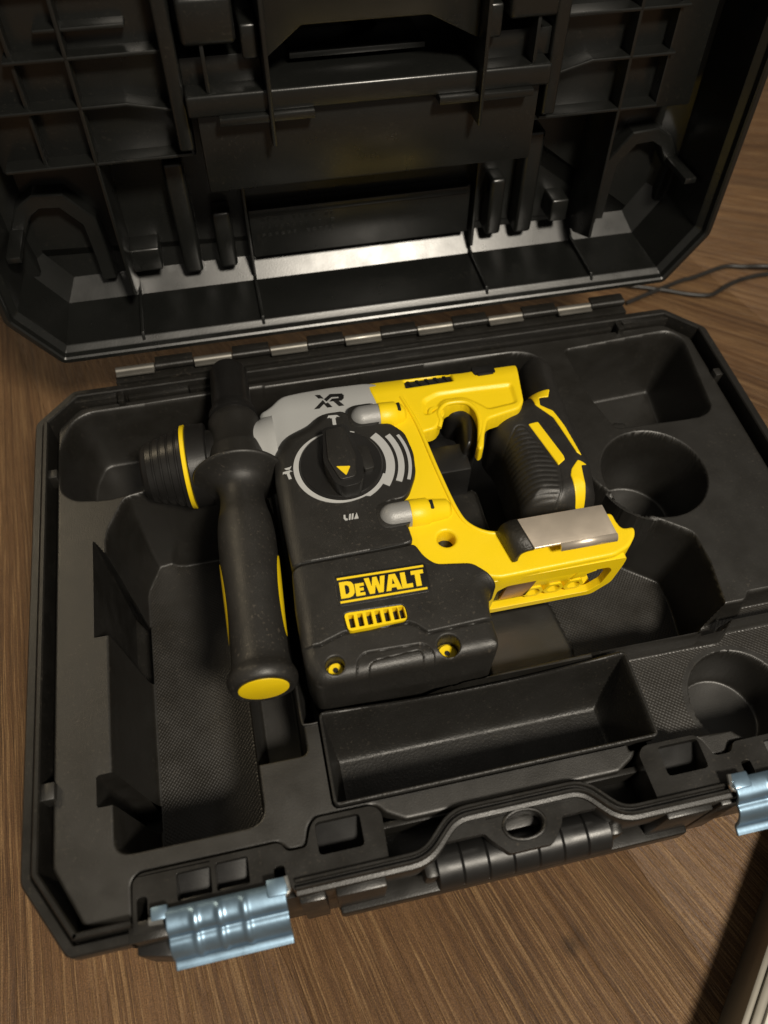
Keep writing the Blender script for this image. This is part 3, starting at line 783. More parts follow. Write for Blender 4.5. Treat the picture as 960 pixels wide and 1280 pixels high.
# upright ribs
for x in (-150, 149):
    obj('rib', *prism([(26, 61), (26, 46), (36, 22), (308, 22), (308, 61)], x - 1.1, x + 1.1, 0.7, xf=lambda a, b, c: lx(c, a, b)), M_LID, lid)
    obj('rib', *prism([(13, 5.5), (18.6, 8), (20, 49), (30, 61), (26, 61), (14, 52)], x - 1.0, x + 1.0, 0.3, xf=lambda a, b, c: lx(c, a, b)), M_LID, lid)
for x in (-176, 174): lbox('rib', x - 1, x + 1, 120, 300, 25, 61, 0.4)
for x in (-74.5, 75): 
    lbox('rib', x - 1, x + 1, 24, 100, 47, 61, 0.4)
    obj('rib', *prism([(13, 5.5), (18.6, 8), (20, 49), (30, 61), (26, 61), (14, 52)], x - 1.0, x + 1.0, 0.3, xf=lambda a, b, c: lx(c, a, b)), M_LID, lid)
# raised ceiling under the rib grid on both sides
for s in (-1, 1): lbox('grid_floor', min(s * 201, s * 97), max(s * 201, s * 97), 113, 306, 33, 61, 1.5)
# cross ribs
def xrib(pts, w0, t=2.2):
    P = pts; top = [(x, v) for x, v in P]; bot = [(x, v - t) for x, v in P][::-1]
    obj('cross_rib', *prism(top + bot, w0, 61, 0.9, xf=lx), M_LID, lid)
xrib([(-197, 120.5), (-99, 120.5)], 22); xrib([(99, 121), (173, 121)], 22)
xrib([(-192, 149.5), (-127, 149.5), (-81, 139.5)], 22); xrib([(86, 139.5), (126, 149.5), (176, 149.5)], 22)
xrib([(-180, 173), (-100, 173)], 22); xrib([(98, 173.5), (178, 173.5)], 22)
xrib([(-162, 185), (-119, 185)], 24); xrib([(-190, 205), (-100, 205)], 22); xrib([(100, 205), (190, 205)], 22)
xrib([(-147, 130), (-127, 130)], 36, 4); xrib([(-151, 121), (-128, 121)], 50, 5); xrib([(110, 132), (130, 132)], 36, 4); xrib([(120, 124), (143, 124)], 48, 5)
xrib([(-190, 250), (190, 250)], 22); xrib([(-190, 285), (190, 285)], 22)
# centre housing behind the front handle bay
lbox('centre_panel', -93, 92, 103, 146.5, 10, 61, 1.2)
lbox('centre_ledge', -97, 95, 146, 157, 4, 61, 1.6, seg=3)
lbox('ledge_lip', -82, -33, 142.6, 146.6, 0.5, 12, 0.6); lbox('ledge_lip', 33, 85, 142.6, 146.6, 0.5, 12, 0.6)
for x in (-55.5, 55.5): lbox('upright_plate', x - 1.1, x + 1.1, 131, 240, -2, 61, 0.5)
obj('handle_bay_plate', *prism([(-54, 170), (-36, 183), (28, 183), (54, 170.5), (54, 240), (-54, 240)], 9, 61, 0.6, xf=lx), M_LID, lid)
lbox('bay_bar', -41, 32, 160, 163, 30, 61, 0.6)
for s in (-1, 1):
    lbox('latch_housing', min(s * 94, s * 68), max(s * 94, s * 68), 179, 200, 4, 61, 2.6, seg=4)
    lbox('latch_ledge', min(s * 97, s * 57), max(s * 97, s * 57), 156.5, 170, 17, 61, 0.6)
    lbox('latch_stub', min(s * 66, s * 57.5), max(s * 66, s * 57.5), 170, 186, 8, 61, 1.6, seg=3)
    lbox('housing_column', min(s * 105, s * 97), max(s * 105, s * 97), 125, 240, 14, 61, 1.6, seg=3)
    lbox('small_rib', min(s * 86, s * 84), max(s * 86, s * 84), 157, 180, 6, 61, 0.4)
lbox('lower_panel', -73, 72, 33, 67, 51, 61, 0.7)
lbox('lower_panel_step', -73, 70, 62, 66.8, 49.5, 52, 0.5)
# moulded part-number dashes on the lower panel, too soft to read
for row in range(3):
    for q in range(12):
        if RNG.random() < .78:
            x = -66 + q * 4.1; v = 58 - row * 5.2
            lbox('moulded_mark', x, x + 1.2 + RNG.random() * 1.3, v, v + 2.2, 50.6, 51.5, 0.0)
# posts, lugs and arches above the back wall
for (x0, x1, v0, v1) in ((-118.5, -106.5, 30, 104), (-95.5, -84, 31, 70), (84, 94.5, 31, 71), (104.5, 116.5, 30, 100)):
    lbox('post', x0, x1, v0, v1, 46, 61, 2.6, seg=4)
for (x0, x1) in ((-150, -131), (128, 140)): lbox('lug', x0, x1, 37, 52.5, 44, 61, 1.4, seg=3)
for s in (-1, 1):
    pts = [(s * 211, 40), (s * 213, 64), (s * 203, 82), (s * 194, 87.5), (s * 180, 86.5), (s * 168, 72), (s * 166.5, 50), (s * 166, 32)]
    V, F = ribbon(pts, [(-5, 61), (-4.4, 50), (-3.6, 49), (3.6, 49), (4.4, 50), (5, 61)])
    obj('arch_rib', [lx(*v) for v in V], F, M_LID, lid, smooth=30)
for s in (-1, 1): lbox('side_lug', min(s * 214, s * 206), max(s * 214, s * 206), 68, 72, 20, 55, 0.8)

# ================================================================== the rotary hammer
ham = thing('rotary_hammer', 'yellow and black cordless rotary hammer with side handle lying in the open case', 'rotary hammer', (-20, 30, -55))

SIL = rnd([(-86.5, 62, 6), (-77, 77, 6), (-60, 84), (0, 200), (200, 200), (200, -40), (12, -40, 3), (9, -73.2, 4), (-50, -73.6, 6), (-80, -73.4, 8), (-87, -64, 8), (-87.5, -20, 10)], 5, 4)   # rounds only the outer left and lower flanks
SILP = [p for p in SIL]
def body_z(top, r_out, r_in):
    def f(X, Y, s):
        d = sdf([SILP], X, Y)
        fr = np.clip((-40 - Y) / 30, 0, 1)
        R = r_out - 3.5 * fr
        t = np.clip(d / R, 0, 1)
        z = top - R * (1 - np.sqrt(np.clip(1 - (1 - t) ** 2, 0, 1)))
        z = z + 0.8 * np.cos(np.clip((X + 40) / 60, -1.5, 1.5)) - 0.8
        return np.minimum(z, z + edge_round(s, r_in))
    return f
# core under everything (dark, fills the gaps)
core = MB()
core.add(*prism(rnd([(-80, 55), (-76, 72), (-30, 100), (-6, 60), (-15, 10), (0, -30), (0, -40), (-76, -40), (-80, -30)], 5, 3), -38, 18, 1.0))
core.add(*lathe((-84, 79, 2), (-10, 79, 2), [(0, 17), (4, 18), (50, 18), (74, 16)], 40))
core.build('gear_core', M_DARK, ham)
obj('rear_core', *prism(rnd([(-10, 74), (8, 74), (20, 92), (66, 90), (70, 100), (0, 103), (-20, 104)], 3, 3), -22, 12, 1.0), M_DARK, ham)
obj('web_core', *prism(rnd([(-20, 68), (-1, 66), (3, 34), (6, 4), (14, -6), (12, -30), (-15, -20)], 3, 3), -22, 12, 1.0), M_DARK, ham)

# grey front housing and round nose
def grey_z(X, Y, s):
    z = 21.7 - np.clip((Y - 94) / 18, 0, 1.2) ** 2 * 4 - np.clip((-70 - X) / 16, 0, 1) ** 2 * 4
    return z + edge_round(s, 3.0)
grey = obj('front_housing', *sheet([rnd(GREY, 4, 4)], 0.7, grey_z, zb=-20), M_GREY, ham, smooth=45)
obj('nose_tube', *lathe((-106, 79, 2), (-80, 79, 2), [(0, 20), (1, 21), (18, 21.5), (20.5, 22.8), (26, 23.5)], 56), M_GREY, ham, smooth=40)

# yellow clamshell
ypoly = rnd(YELLOW, 2.5, 4)
yh = circ(-2.6, -7.8, 4.8, 28)
tvent = rnd(TVENT, 0.8, 2)
def yel_z(X, Y, s):
    z = 22 + 0 * X
    z = z - np.clip((Y - 96) / 14, 0, 1.2) ** 2 * 4.5
    d = sdf([rnd(YPAN, 3, 4)], X, Y)
    z = z - 1.6 * np.clip((d + 0.2) / 2.2, 0, 1)
    # raised frame line down the front of the D opening
    return z + edge_round(s, 1.6)
yel = obj('yellow_housing', *sheet([ypoly, yh, tvent], 0.6, yel_z, zb=11), M_YEL, ham, smooth=45)
obj('hole_floor', *lathe((-2.6, -7.8, 7), (-2.6, -7.8, 10), [(0, 6.2), (3, 6.2)], 28), M_YEL, yel)
obj('vent_floor', *box(0, 30.4, 98, 106.2, 10, 18.2, 0.2), M_VOID, yel)
for q in range(5):
    x = 2.2 + q * 5.6
    obj('vent_fin', *prism([(x, 105.4), (x + 1.6, 105.4), (x + 5.2, 98.9), (x + 3.6, 98.9)], 15, 19.4, 0.2), M_DARK, yel)
obj('rear_notch', *box(43, 57, 98.5, 107.5, 12, 21.6, 0.8), M_DARK, yel)
obj('trigger_lock', *box(45, 55, 99, 101.5, 20, 22.8, 0.6), M_HANDLE, yel)
# raised guard rib round the trigger bay
obj('guard_rim', *tube(smooth_path([(12.5, 66, 20.5), (14.5, 70.5, 21), (14.9, 76.3, 21.2), (21, 81.8, 21.4), (31.6, 81.2, 21.4), (36.2, 75.4, 21.3), (36.9, 68, 21), (35.3, 60, 20.6), (31.2, 47, 19.6)], 5), 1.5, 10), M_YEL, yel, smooth=60)
obj('pivot_ring', *lathe((13.5, 77, 15), (13.5, 77, 21.6), [(0, 5), (5.8, 5), (6.6, 4.2), (6.6, 2.4), (4, 2.2)], 24), M_YEL, yel, smooth=40)
# sloping web between front frame and rear bar
obj('frame_bead', *tube(smooth_path([(-4, 92, 21.6), (0.5, 70, 21.8), (3.6, 36, 21.8), (7.2, 8, 21.7), (12, -3, 21.5), (22, -9.5, 21.4), (34, -9.2, 21.3)], 6), 1.3, 10), M_YEL, yel, smooth=60)
# switch bay block seen under the trigger
obj('switch_block', *box(2, 28, 44, 64, -20, 6, 1.5), M_HANDLE, ham)

# black gear cover and motor housing
gear = obj('gear_cover', *sheet([rnd(GEAR, 3, 4)], 0.6, body_z(26, 11, 0.9), zb=-10), M_BODY, ham, smooth=45)
HC1 = (-71.6, -65.6); HC2 = (-17.0, -66.6)
h1 = circ(*HC1, 4.4, 28); h2 = circ(*HC2, 5.4, 28)
vent_c = rnd([(-63.2, -41.0), (-33.2, -42.3), (-33.2, -50.8), (-62.6, -51.2)], 2.6, 4)
mpoly = [(p[0], max(p[1], -73.2)) for p in MOTOR]
mpoly[13] = (5.5, -73.2); mpoly[12] = (7.0, -69); mpoly[14] = (-45.0, -73.4); mpoly[16] = (-85.0, -65.0)
base_mz = body_z(25.5, 10, 0.9)
step_line = STEP
def motor_z(X, Y, s):
    z = base_mz(X, Y, s)
    # lower cover sits a step below a kinked line
    yl = np.interp(X, [p[0] for p in step_line], [p[1] for p in step_line])
    d = (yl - Y)
    z = z - 1.1 * np.clip(d / 0.45, 0, 1) - 0.9 * np.exp(-((d - 0.35) / 0.5) ** 2) * (X > -80)
    for P, dep in ((PANEL, 0.7), (PANEL2, -0.9)):
        dd = sdf([rnd(P, 3, 4)], X, Y)
        z = z - dep * np.clip((dd + .2) / .4, 0, 1) - 0.4 * np.exp(-(dd / .35) ** 2)
    return z
motor = obj('motor_housing', *sheet([rnd(mpoly, 3, 4), h1, h2, vent_c], 0.38, motor_z, zb=lambda x, y: -12 if (y < -68 or x < -80) else 8), M_BODY, ham, smooth=45)
obj('motor_side', *prism(rnd([(-83.5, -12), (8, -40), (7, -71), (-46, -72.4), (-78, -72), (-84, -64)], 6, 5), -36, 8, 2.0), M_BODY, ham)
for c, r, zt in ((HC1, 4.4, 17.5), (HC2, 5.4, 14.0)):
    sb = obj('screw_well', *lathe((c[0], c[1], zt - 6), (c[0], c[1], zt), [(0, r + .6), (4, r + .6), (4.2, r * .80), (6, r * .76)], 28), M_YEL, motor)
    obj('screw_recess', *lathe((c[0], c[1], zt - .2), (c[0], c[1], zt + .3), [(0, 1.3), (0.5, 1.3)], 12), M_VOID, sb)
obj('small_screw', *lathe((HOLES[2][0], HOLES[2][1], 24.6), (HOLES[2][0], HOLES[2][1], 25.7), [(0, 1.1), (1, 1.0)], 14), M_VOID, motor)
# yellow vent grille with dark slots
vc = np.array(VENT).mean(0)
grille = obj('vent_grille', *prism(rnd([(-63.0, -41.2), (-33.4, -42.5), (-33.4, -50.6), (-62.4, -51.0)], 2.4, 4), 20, 25.9, holes=[rnd([(x, -42.6 - 0.02 * (x + 63)), (x + 2.7, -42.6 - 0.02 * (x + 63)), (x + 2.7, -49.6), (x, -49.6)], 0.4, 2) for x in (-61.2, -56.9, -52.6, -48.3, -44.0, -39.7, -36.6)]), M_YEL, motor)
obj('vent_void', *box(-64, -32.5, -52, -40, 17, 21.5, 0.2), M_VOID, motor)

# ---- badge
def quad_map(Q):
    bl, br, tr, tl = [np.array(q) for q in Q]
    def f(u, v): return tuple(bl * (1 - u) * (1 - v) + br * u * (1 - v) + tr * u * v + tl * (1 - u) * v)
    return f
BQ = [(-64.9, -37.3), (-18.8, -38.0), (-17.6, -21.4), (-64.2, -20.2)]
bq = quad_map(BQ)
def flat(polys, f, z0, z1):
    return prism([f(*p) for p in polys[0]], z0, z1, holes=[[f(*p) for p in h] for h in polys[1:]])
badge = obj('badge_plate', *prism(rnd([bq(0, 0), bq(1, 0), bq(1, 1), bq(0, 1)], 2, 4), 23, 25.75, 0.25), M_DARK, motor)
GL = {
 'D': ([[(0, 0), (0, 1), (.45, 1), (.66, .93), (.78, .74), (.8, .5), (.78, .26), (.66, .07), (.45, 0)], [(.28, .22), (.4, .22), (.5, .33), (.52, .5), (.5, .67), (.4, .78), (.28, .78)]], .84),
 'E': ([[(0, 0), (0, .76), (.5, .76), (.5, .58), (.24, .58), (.24, .47), (.46, .47), (.46, .3), (.24, .3), (.24, .18), (.51, .18), (.51, 0)]], .55),
 'W': ([[(0, 1), (.28, 1), (.36, .42), (.47, 1), (.71, 1), (.82, .42), (.9, 1), (1.17, 1), (.97, 0), (.69, 0), (.59, .5), (.48, 0), (.2, 0)]], 1.12),
 'A': ([[(0, 0), (.27, 1), (.63, 1), (.9, 0), (.62, 0), (.58, .17), (.32, .17), (.28, 0)], [(.37, .38), (.53, .38), (.45, .74)]], .90),
 'L': ([[(0, 0), (0, 1), (.28, 1), (.28, .24), (.62, .24), (.62, 0)]], .60),
 'T': ([[(.2, 0), (.2, .76), (0, .76), (0, 1), (.7, 1), (.7, .76), (.5, .76), (.5, 0)]], .72)}
tot = sum(GL[c][1] for c in 'DEWALT'); u = 0.045; sc_u = 0.915 / tot
for c in 'DEWALT':
    P, adv = GL[c]
    loops = [[(u + p[0] * sc_u, 0.235 + p[1] * 0.53) for p in l] for l in P]
    obj('letter', *flat(loops, bq, 25.7, 26.05), M_YELPRINT, badge)
    u += adv * sc_u
for v0, v1 in ((0.09, 0.155), (0.845, 0.91)):
    obj('badge_bar', *flat([[(0.03, v0), (0.97, v0), (0.97, v1), (0.03, v1)]], bq, 25.7, 26.05), M_YELPRINT, badge)

# ---- XR lettering on the grey housing
xq = quad_map([(-55.2, 92.4), (-39.4, 91.9), (-36.9, 101.6), (-53.0, 104.0)])
def grey_top(p): 
    return 21.75 - max(0, (p[1] - 94) / 18) ** 2 * 4
def print_poly(P, f, zf, name, mat, par):
    pts = [f(*p) for p in P]
    V, F = prism(pts, 0, 0.25)
    V = [(x, y, z + zf((x, y)) + 0.05) for x, y, z in V]
    return obj(name, V, F, mat, par)
for P in ([(-.01, 1), (.17, 1), (.66, 0), (.47, 0)], [(-.01, 0), (.18, 0), (.38, .36), (.29, .56)], [(.33, .62), (.43, .44), (.60, .76), (.86, .76), (.87, .62), (.62, .62), (.54, .42), (.98, .42), (1.05, .58), (1.05, .84), (.96, 1.02), (.53, 1.02)], [(.66, .46), (.85, .46), (1.10, 0), (.90, 0)]):
    print_poly(P, xq, grey_top, 'letter', M_DARK, grey)

# ---- mode dial
DC = (-47.8, 46.4)
dial = obj('mode_dial', *lathe((DC[0], DC[1], 24), (DC[0], DC[1], 29), [(0, 23), (3.6, 22.6), (4.4, 21.8), (4.4, 19)], 72), M_DARK, ham, smooth=40)
def arc(c, r0, r1, a0, a1, n=30, taper=False):
    out = []; inn = []
    for k in range(n + 1):
        a = math.radians(a0 + (a1 - a0) * k / n); t = math.sin(math.pi * k / n) if taper else 1
        out.append((c[0] + r1 * math.cos(a), c[1] + r1 * math.sin(a))); inn.append((c[0] + (r1 - (r1 - r0) * t) * math.cos(a), c[1] + (r1 - (r1 - r0) * t) * math.sin(a)))
    return out + inn[::-1]
def cov_top(p): return 26.1
idf = lambda a, b: (a, b)
ringp = []
for k in range(61):
    a = math.radians(100 + 235 * k / 60); w = 0.7 + 2.1 * math.sin(math.pi * min(1, k / 46)) ** 1.2 if k < 50 else 2.2
    ringp.append((a, w))
outl = [(DC[0] + (23.4 + w) * math.cos(a), DC[1] + (23.4 + w) * math.sin(a)) for a, w in ringp]; inl = [(DC[0] + 23.2 * math.cos(a), DC[1] + 23.2 * math.sin(a)) for a, w in ringp]
obj('dial_ring_print', *[(lambda VF: ([(x, y, z) for x, y, z in VF[0]], VF[1]))(prism(outl + inl[::-1], 26.0, 26.35))][0], M_PRINT, dial)
obj('dial_ring_print', *prism(arc(DC, 23.2, 24.2, 62, 84), 26.0, 26.35), M_PRINT, dial)
for r0, r1, a0, a1 in ((25.8, 30.6, -38, 37), (32.4, 35.8, -29, 27), (38.0, 39.8, -25, 22)):
    cc = (DC[0] - 1.5, DC[1])
    obj('dial_arc_print', *prism(arc(cc, r0, r1, a0, a1), 26.0, 26.38), M_PRINT, dial)
knob = obj('dial_knob', *prism(rnd([(-54.6, 64.5), (-41.5, 65.5), (-37.2, 40), (-38.8, 28.5), (-41.6, 24.4), (-50.6, 23.6), (-54.4, 27.5), (-58.0, 42)], 3, 4), 27, 38, 2.2, seg=4), M_DARK, dial, smooth=50)
obj('knob_cap', *prism(rnd([(-53.6, 62), (-43.2, 62.6), (-40.6, 42), (-43.0, 28.6), (-51.4, 27.8), (-55.6, 42)], 2, 4), 37.5, 39.2, 0.6, seg=3), M_BODY, knob, smooth=50)
obj('knob_pointer', *prism(rnd([(-52.2, 36.4), (-44.8, 35.2), (-48.0, 29.8)], 0.6, 2), 39.0, 39.5), M_YELPRINT, knob)
obj('knob_button', *prism(rnd([(-38, 54), (-32, 53), (-31, 38), (-37, 37)], 1.5, 3), 27.5, 31.5, 0.8), M_BODY, dial)
# mode symbols
def sym(polys, f): 
    for P in polys: print_poly(P, f, cov_top, 'mode_symbol', M_PRINT, gear)
hamf = lambda cx, cy, s, rot=0: (lambda a, b: (cx + s * (a * math.cos(rot) - b * math.sin(rot)), cy + s * (a * math.sin(rot) + b * math.cos(rot))))
HS = [[(-1, .45), (-.8, .95), (.55, .95), (.95, .55), (.45, .65), (.40, .38), (-.55, .38), (-.62, .55)], [(-.28, .38), (.25, .38), (.32, -1), (-.25, -1)]]
sym(HS, hamf(-46.2, 78.6, 3.6, -0.1)); sym(HS, hamf(-76.9, 45.4, 2.9, 0.15)); sym([[(-1, 0), (-.6, -.5), (.3, -.5), (.9, .5), (.4, .2), (-.4, .1)]], hamf(-76.4, 50.0, 2.2))
sym([[(-1, .5), (-.7, .5), (-.75, -.2), (-.45, -.3), (-.5, -.6), (-.9, -.6), (-1.1, -.2)], [(-.35, -.6), (-.05, -.6), (.25, .5), (-.05, .5)], [(.1, -.6), (.4, -.6), (.7, .5), (.4, .5)], [(.55, -.6), (1.3, -.6), (1.2, .6)]], hamf(-49.5, 12.6, 3.2))
obj('seam_bead', *tube([(-79, -9.6, 25.2), (-60, -9.4, 25.45), (-40, -9.3, 25.5), (-22, -8.6, 25.5)], 0.35, 6), M_VOID, ham)

# ---- screw bosses: silver bullet ends with yellow sleeves
for (xa, xb, xc, y, yc2) in ((-36.8, -20.2, -4.5, 79.0, 78.6), (-34.6, -18.2, 4.0, 10.0, 9.6)):
    pr = [(0, 0.3)] + [(7.2 * (1 - math.cos(a)), 7.2 * math.sin(a)) for a in np.linspace(0.12, math.pi / 2, 9)] + [(xb - xa, 7.3)]
    bs = obj('screw_boss', *lathe((xa, y, 23.2), (xb, y, 23.2), pr, 40), M_SILVER, ham, smooth=50)
    obj('boss_outline', *prism(rnd([(xa - 1, y - 8.2, 6), (xb + .5, y - 8.2), (xb + .5, y + 8.2), (xa - 1, y + 8.2, 6)], 6, 6), 22, 26.2, 0.3), M_BODY, bs)
    obj('boss_sleeve', *lathe((xb, y, 23.0), (xc, yc2, 22.4), [(0, 7.4), (1.0, 7.7), (9.5, 7.6), (10.2, 6.8), (xc - xb - 2, 5.6), (xc - xb, 3.5)], 40), M_YEL, bs, smooth=50)
    obj('boss_slot', *box(xb + 10.6, xb + 12.6, y - 2.8, y + 2.8, 24.5, 29.6, 0.5), M_VOID, bs)

# ---- chuck
prof = [(0, 8), (0.6, 13.5), (2.2, 15.6), (4, 16.4)]
x = 4.0; r = 16.4
for q in range(4):
    prof += [(x + 0.4, r + 0.6), (x + 3.2, r + 1.2), (x + 3.7, r + 0.75), (x + 4.4, r + 0.85)]
    x += 4.5; r += 1.45
prof += [(x + .5, 23.4), (x + 2.4, 23.8)]
chuck = obj('chuck', *lathe((-157.5, 79.5, 3), (-110, 79.5, 3), prof, 72), M_DARK, ham, smooth=40)
xr = -157.5 + x + 2.4
obj('chuck_ring', *lathe((xr, 79.5, 3), (xr + 4, 79.5, 3), [(0, 23.2), (0.4, 24.2), (2.4, 24.5), (2.8, 23.8)], 72), M_YEL, chuck, smooth=40)
obj('chuck_sleeve', *lathe((xr + 2.6, 79.5, 3), (xr + 20, 79.5, 3), [(0, 23.4), (1, 24.2), (10.6, 23.8), (11.2, 23.2), (11.4, 18.5), (17, 18.0)], 72), M_DARK, chuck, smooth=40)
obj('chuck_bore', *lathe((-158.2, 79.5, 3), (-157.2, 79.5, 3), [(0, 5), (1, 7)], 24), M_VOID, chuck)

# ---- side handle, clamped across the nose
HA = Vector((-106.1, -66.0, 13)); HB = Vector((-101.4, 143, 12)); hl = (HB - HA).length
def hp(y): return (y + 66.0)
gp = [(hp(-66.0), 13.2), (hp(-66.2), 14.6), (hp(-65.2), 15.8), (hp(-63.2), 16.7), (hp(-60.8), 16.9), (hp(-58.4), 16.0), (hp(-55.5), 14.7), (hp(-51), 14.0), (hp(-43), 13.9), (hp(-25), 14.3), (hp(-5), 14.9), (hp(12), 15.2), (hp(22), 15.0), (hp(30), 14.2), (hp(36), 12.9), (hp(42), 12.0), (hp(47), 12.0), (hp(50.5), 13.0), (hp(53.2), 15.2), (hp(55.2), 18.8), (hp(56.6), 22.6)]
gp = [(tt, rr_) for tt, rr_ in smooth_path(gp, 5)]
sh = obj('side_handle', *lathe(HA, HB, gp, 64), M_RUBBER, ham, smooth=50, label='black rubber side handle with yellow inserts and end cap')
fl = [(hp(56.2), 21.4), (hp(57.0), 23.8), (hp(57.6), 25.2), (hp(58.6), 25.8), (hp(59.6), 25.4), (hp(60.4), 24.0), (hp(61.0), 21.0), (hp(63), 18.0)]
obj('hand_guard', *lathe(HA, HB, smooth_path(fl, 4), 72), M_RUBBER, sh, smooth=50)
cl = [(hp(60), 18.4), (hp(64), 17.6), (hp(75), 16.4), (hp(77), 15.9), (hp(77.6), 15.5), (hp(95), 15.2), (hp(99), 14.9), (hp(100.5), 14.2), (hp(101), 12.6)]
obj('clamp_collar', *lathe(HA, HB, cl, 64), M_BODY, sh, smooth=45)
st = [(hp(100), 12.6), (hp(102.6), 12.6), (hp(103), 14.2), (hp(106), 14.0), (hp(109), 12.6), (hp(112), 11.8), (hp(140), 11.2), (hp(142.4), 10.0), (hp(143), 8.4)]
obj('clamp_stub', *lathe(HA, HB, st, 56), M_DARK, sh, smooth=45)
obj('clamp_band', *lathe((-118, 79.5, 3), (-91, 79.5, 3), [(-8, 18), (-7, 19.5), (26, 19.5), (27, 18)], 64), M_DARK, sh, smooth=45)
obj('end_cap', *lathe(HA - (HB - HA).normalized() * 0.5, HB, [(0, 11.0), (0.3, 12.0), (1.4, 12.4)], 48), M_YEL, sh, smooth=45)
def grip_r(t): return float(np.interp(t, [g[0] for g in gp], [g[1] for g in gp]))
for a0, a1 in ((62, 104), (-104, -62)):
    V = []; F = []; nt_, na = 40, 12
    for i in range(nt_ + 1):
        tt = i / nt_; y = -42 + 46 * tt; w = math.sin(math.pi * min(1, max(0, tt))) ** 0.35
        for j in range(na + 1):
            am = (a0 + a1) / 2; a = math.radians(am + (a1 - a0) / 2 * w * (2 * j / na - 1))
            d = (HB - HA).normalized(); up_ = Vector((0, 0, 1)); up_ = (up_ - d * up_.dot(d)).normalized(); w_ = d.cross(up_)
            r_ = grip_r(hp(y)) + 0.35
            V.append(tuple(HA + d * hp(y) + (up_ * math.cos(a) + w_ * math.sin(a)) * r_))
    for i in range(nt_):
        for j in range(na): F.append((i * (na + 1) + j, i * (na + 1) + j + 1, (i + 1) * (na + 1) + j + 1, (i + 1) * (na + 1) + j))
    obj('grip_insert', V, F, M_YEL, sh, smooth=60)

# ---- rear grip
GRP = rnd(GRIP, 6, 5)
def grip_z(X, Y, s):
    t = np.clip(s / 15.0, 0, 1)
    z = -4 + 20.5 * np.sqrt(np.clip(1 - (1 - t) ** 2, 0, 1))
    z = z - np.clip((Y - 84) / 30, 0, 1) * 2.0
    return z
ribp = rnd(RIBZ, 4, 4)
def grip_zr(X, Y, s):
    z = grip_z(X, Y, s)
    d = sdf([ribp], X, Y)
    m_ = np.clip((d - .5) / 2.0, 0, 1)
    ph = (Y * 0.97 + X * 0.10 + 0.012 * (X - 60) ** 2)
    z = z - 0.45 * np.exp(-(d / .5) ** 2) - m_ * 0.32 * (0.5 + 0.5 * np.cos(ph * 2 * math.pi / 3.3)) ** 2
    return z
grip = obj('rear_grip', *sheet([GRP], 0.5, grip_zr, zb=-26), M_RUBBER, ham, smooth=60, label='black rubber rear grip with yellow accents')
for P in (YA1, YA2, YA3):
    V, F = sheet([rnd(P, 0.7, 2)], 0.4, lambda X, Y, s: grip_z(X, Y, np.maximum(sdf([GRP], X, Y), 0.3)) + 0.55 + edge_round(s, 0.5), zb=lambda x, y: -8)
    obj('grip_accent', V, F, M_YEL, grip, smooth=60)
# trigger
obj('trigger', *sheet([rnd(TRIG, 3, 4)], 0.5, lambda X, Y, s: 6 + 9 * np.sqrt(np.clip(1 - (1 - np.clip(s / 6, 0, 1)) ** 2, 0, 1)), zb=-8), M_DARK, ham, smooth=60)

# ---- battery foot with open rail face
foot = MB()
outer = [(12.5, -19), (77, -19), (86, -8), (88, 10), (88, 18), (12.5, 18), (10.5, 2)]
inner = [(17.5, -14.5), (74, -14.5), (80, -8), (82.5, 6), (80, 10), (24, 10), (19, 6)]
xz = lambda a, b, c: (a, c, b)
foot.add(*prism(rnd(outer, 2.5, 3), -35.4, -31.0, xf=xz, holes=[rnd(inner, 1.5, 3)]))
foot.add(*box(13, 87, -32, -10, 9, 12, 0.4)); foot.add(*box(14, 78, -32, -10, -19, -16, 0.4)); foot.add(*box(10.5, 14, -33, -10, -17, 16, 0.5)); foot.add(*box(84, 88, -33, -10, -8, 16, 0.5))
ft = foot.build('battery_foot', M_YEL, ham)
b2 = ft.modifiers.new('bevel', 'BEVEL'); b2.width = 0.5 * MM; b2.segments = 2; b2.limit_method = 'ANGLE'; b2.angle_limit = math.radians(50)
obj('foot_interior', *box(14, 84, -14, -10.5, -16, 9, 0.3), M_YEL, ft)
obj('foot_gap', *prism([(18, -14), (36, -14), (33, 9), (20, 8)], -31, -12, 0.3, xf=xz), M_VOID, ft)
obj('contact_plate', *prism([(23, -10), (38, -10), (42, 6), (26, 6)], -33, -30, 0.4, xf=xz), M_COPPER, ft)
for q in range(3):
    x0 = 42 + q * 11.5
    V, F = prism(rnd([(x0 - 6, -9), (x0 - 3, -13), (x0 + 3, -13), (x0 + 6, -8.5), (x0 + 3.5, -3), (x0 - 3, -3)], 1, 2), -33, -26, xf=xz, holes=[rnd([(x0 - 4, -8.7), (x0 - 2, -11), (x0 + 2, -11), (x0 + 4, -8.3), (x0 + 2.4, -5), (x0 - 2, -5)], .6, 2)])
    obj('rail_cell', V, F, M_YEL, ft)
obj('terminal_block', *prism(rnd([(36, -4), (72, -3), (70, 6), (40, 5)], 2, 3), -32, -14, 0.8, xf=xz), M_YEL, ft)
obj('rail_tooth', *prism([(62, -2), (76, 4), (66, 8)], -33, -20, 0.5, xf=xz), M_YEL, ft)

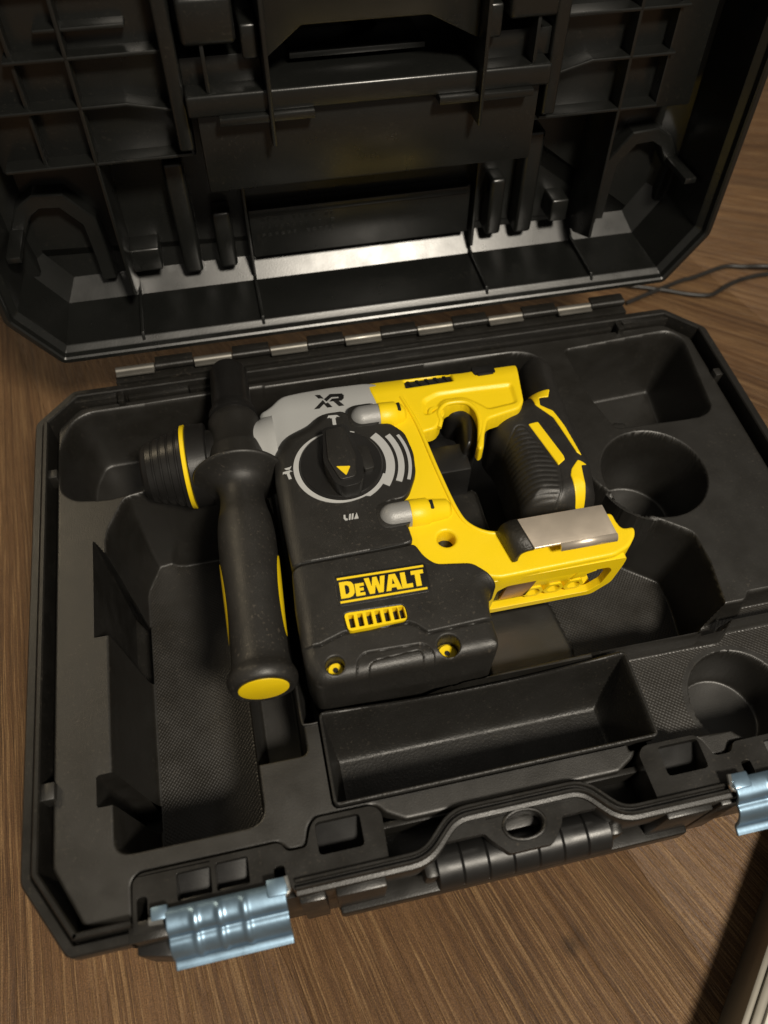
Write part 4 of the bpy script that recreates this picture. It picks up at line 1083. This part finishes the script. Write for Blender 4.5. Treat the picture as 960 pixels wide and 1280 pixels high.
# ---- belt hook
hk = MB()
pth = smooth_path([(79, 33.2), (60, 33.4), (40, 33.4), (33, 33.0), (29.5, 31), (28.2, 27.5), (28, 23.5)], 5)
y0s, y1s = -29.2, -10.8
V = []; F = []
for i, (x, z) in enumerate(pth):
    for y in (y0s, y1s): V.append((x + (1.2 if y == y0s and x > 60 else 0) + (-3.4 * (1 if y == y1s else 0) if x < 45 else 0), y, z))
for i in range(len(pth) - 1): F.append((2 * i, 2 * i + 1, 2 * i + 3, 2 * i + 2))
split = next(i for i, p in enumerate(pth) if p[0] < 36.5)
hook = obj('belt_hook', V, F[:split], M_HOOK, ham, smooth=60)
so = hook.modifiers.new('thick', 'SOLIDIFY'); so.thickness = 1.6 * MM; so.offset = 0
b2 = hook.modifiers.new('bevel', 'BEVEL'); b2.width = 0.4 * MM; b2.segments = 2; b2.limit_method = 'ANGLE'; b2.angle_limit = math.radians(40)
o = obj('hook_bend', V, F[split:], M_HOOKPAD, hook, smooth=60)
so = o.modifiers.new('thick', 'SOLIDIFY'); so.thickness = 2.2 * MM; so.offset = 0
fl_ = smooth_path([(-28.8, 33.6), (-30.0, 33.2), (-30.8, 32.0), (-31.0, 30.4)], 4); V = []; F = []
for (y, z) in fl_:
    for x in (50.0, 80.2): V.append((x, y, z))
for i in range(len(fl_) - 1): F.append((2 * i, 2 * i + 1, 2 * i + 3, 2 * i + 2))
o = obj('hook_fold', V, F, M_HOOK, hook, smooth=60)
so = o.modifiers.new('thick', 'SOLIDIFY'); so.thickness = 1.4 * MM; so.offset = 0

# ================================================================== around the case
cordz = -RIM + 2.3
for lab, pts in (('near strand of thin black cord on the floor beyond the right hinge corner', [(250, 292), (285, 278), (304, 269), (325, 264), (346, 273), (369, 279), (401, 280), (453, 276), (560, 300)]),
                 ('far strand of thin black cord, arching behind the near one beyond the lid', [(245, 268), (300, 285), (321, 289), (353, 297), (370, 293), (389, 285), (421, 281), (480, 290), (570, 330)])):
    pz = [(x, y, cordz + (6.2 * math.exp(-((x - 400) / 22) ** 2) if 'far' in lab else 0)) for x, y in pts]
    o = obj('power_cord', *tube(smooth_path(pz, 8), 2.1, 10), M_CORD, None, smooth=60)
    o['label'] = lab; o['category'] = 'cord'; o['group'] = 'black cords on the floor'

# pale trimmed panel standing in the lower right corner
rail = thing('trim_rail', 'pale ridged metal edge trim at the lower right corner of the floor', 'trim', (115, -235, -RIM))
rdir = np.array([0.715, 0.70]); rdir /= np.hypot(*rdir); rn = np.array([rdir[1], -rdir[0]]); r0 = np.array([103.5, -229.5])
def rxf(a, b, c):
    p = r0 + rdir * a + rn * b; return (p[0], p[1], c)
for nm, b0, b1, z0, z1, mt in (('trim_strip', 0, 3.2, -RIM, -74.5, M_TRIM), ('trim_strip', 3.4, 7.6, -RIM, -73, M_TRIM), ('trim_groove', 7.6, 8.6, -RIM, -76, M_DARK), ('trim_strip', 8.6, 11.0, -RIM, -72.5, M_WHITE), ('trim_groove', 11.0, 12.0, -RIM, -74, M_TRIM), ('trim_strip', 12.0, 17.0, -RIM, -72, M_WHITE), ('dark_panel', 17.0, 90.0, -RIM, -74, M_DARK)):
    obj(nm, *box(-180, 260, b0, b1, z0, z1, 0.5, xf=rxf), mt, rail)
